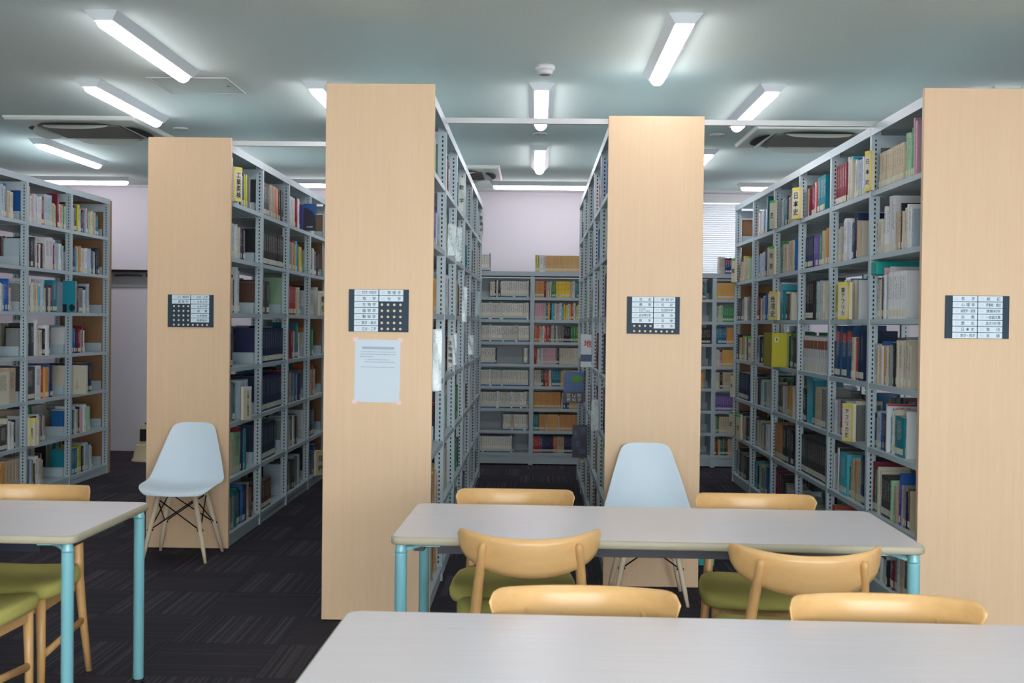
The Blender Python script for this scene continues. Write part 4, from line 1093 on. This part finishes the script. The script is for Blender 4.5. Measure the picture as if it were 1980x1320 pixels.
# ------------------------------------------------------------------ camera
F_PX = 2282.; H_CAM = 1.46
cY = Vector((45, 36, -F_PX)).normalized(); up = Vector((.012, 1, 0)); cZ = (up-up.dot(cY)*cY).normalized(); cX = cY.cross(cZ)
cam = bpy.data.cameras.new('camera'); co = bpy.data.objects.new('camera', cam); C.objects.link(co)
Rm = Matrix((cX, cY, cZ))          # rows: world axes in camera space  ->  camera-to-world
co.matrix_world = Matrix.Translation((0, 0, H_CAM)) @ Rm.to_4x4()
cam.sensor_width = 36.; cam.sensor_fit = 'HORIZONTAL'; cam.lens = F_PX/1980*36; cam.clip_start = .05; cam.clip_end = 100
cam.dof.use_dof = True; cam.dof.focus_distance = 7.6; cam.dof.aperture_fstop = 7.0
S.camera = co

# ------------------------------------------------------------------ books: the 300 that show largest one by one, the rest as one mass
bpy.context.view_layer.update()
dg = bpy.context.evaluated_depsgraph_get()
eye = Vector((0, 0, H_CAM)); inv = co.matrix_world.inverted()
def px(p):
    c = inv @ p; return 990+F_PX*c.x/-c.z, 660-F_PX*c.y/-c.z
for B in BOOKS:
    B['area'] = 0.
    if not B['vis']: continue
    M = book_mat_of(B); w, h = B['w']/2, B['h']
    P = [px(M @ Vector(q)) for q in ((-w, 0, 0), (w, 0, 0), (w, 0, h), (-w, 0, h))]
    A = abs(sum(P[i][0]*P[(i+1) % 4][1]-P[(i+1) % 4][0]*P[i][1] for i in range(4)))/2
    hit = 0
    for fx in (-.7, .7):
        for fz in (.1, .3, .5, .7, .9):
            p = M @ Vector((w*fx, -.004, h*fz)); X, Y = px(p)
            if not (0 < X < 1980 and 0 < Y < 1320): continue
            d = p-eye; L = d.length
            ok, loc, *_ = S.ray_cast(dg, eye, d/L, distance=L-.003)
            hit += not ok
    B['area'] = A*hit/10
cand = sorted((B for B in BOOKS if B['area'] > 0), key=lambda B: -B['area'])
top = cand[:300]; chosen = {id(B) for B in top}
used = {}
for B in top:
    M = book_mat_of(B)
    b = MB(); case_geo(b, B, Matrix.Identity(4), 0)
    o = b.build('book', BMAT[B['k']])
    o.matrix_world = M
    size = 'thick ' if B['w'] > .055 else ('thin ' if B['w'] < .0185 and B['ctx'][0] != 'W' else '')
    tall = 'tall ' if B['h'] > .275 else ''
    lb = f"{tall}{size}{PAL[B['k']][1]} book, {ordn(B['ord'])} from left, {place_ctx(B['ctx'])}"
    ws = lb.split()
    if len(ws) > 16: lb = f"{PAL[B['k']][1]} book, {ordn(B['ord'])} from left, {place_ctx(B['ctx'])}"
    grp = 'books in the '+(UNAME.get(B['ctx'][0]) or 'back wall bookcase')
    tag(o, lb, 'book', grp)
    w, h, d = B['w'], B['h'], B['d']
    y0 = min(.004, w*.12)+.0016
    b = MB(); b.box(-w/2+.0023, w/2-.0023, y0, d-.004, .003, h-.003); b.build('page_block', PAGES, o)
    if B['lab']:
        b = MB(); u = w*.42; b.box(-u, u, -.0005, min(.004, w*.12), .014, min(.05, h*.22)); b.build('call_number_label', LABELM, o)
mb = MB(); pm, lm = len(BKEYS), len(BKEYS)+1
for B in BOOKS:
    if id(B) not in chosen: simple_book(mb, B, BKEYS.index(B['k']), pm, lm)
o = mb.build('shelved_books', [BMAT[k] for k in BKEYS]+[PAGES, LABELM])
o['label'] = 'all the smaller books packed along the shelves of the bookcases'; o['category'] = 'books'; o['kind'] = 'stuff'
print('BOOKS', len(BOOKS), 'cand', len(cand), 'cut', cand[299]['area'] if len(cand) > 299 else None)

# ------------------------------------------------------------------ light: the ceiling lamps and daylight from the open window side
wd = bpy.data.worlds.new('daylight'); S.world = wd; wd.use_nodes = True
bg = wd.node_tree.nodes['Background']; bg.inputs['Color'].default_value = (.96, .97, 1., 1); bg.inputs['Strength'].default_value = 8.
S.view_settings.view_transform = 'Standard'; S.view_settings.look = 'None'; S.view_settings.gamma = 1.; S.view_settings.use_curve_mapping = False
S.view_settings.exposure = .5
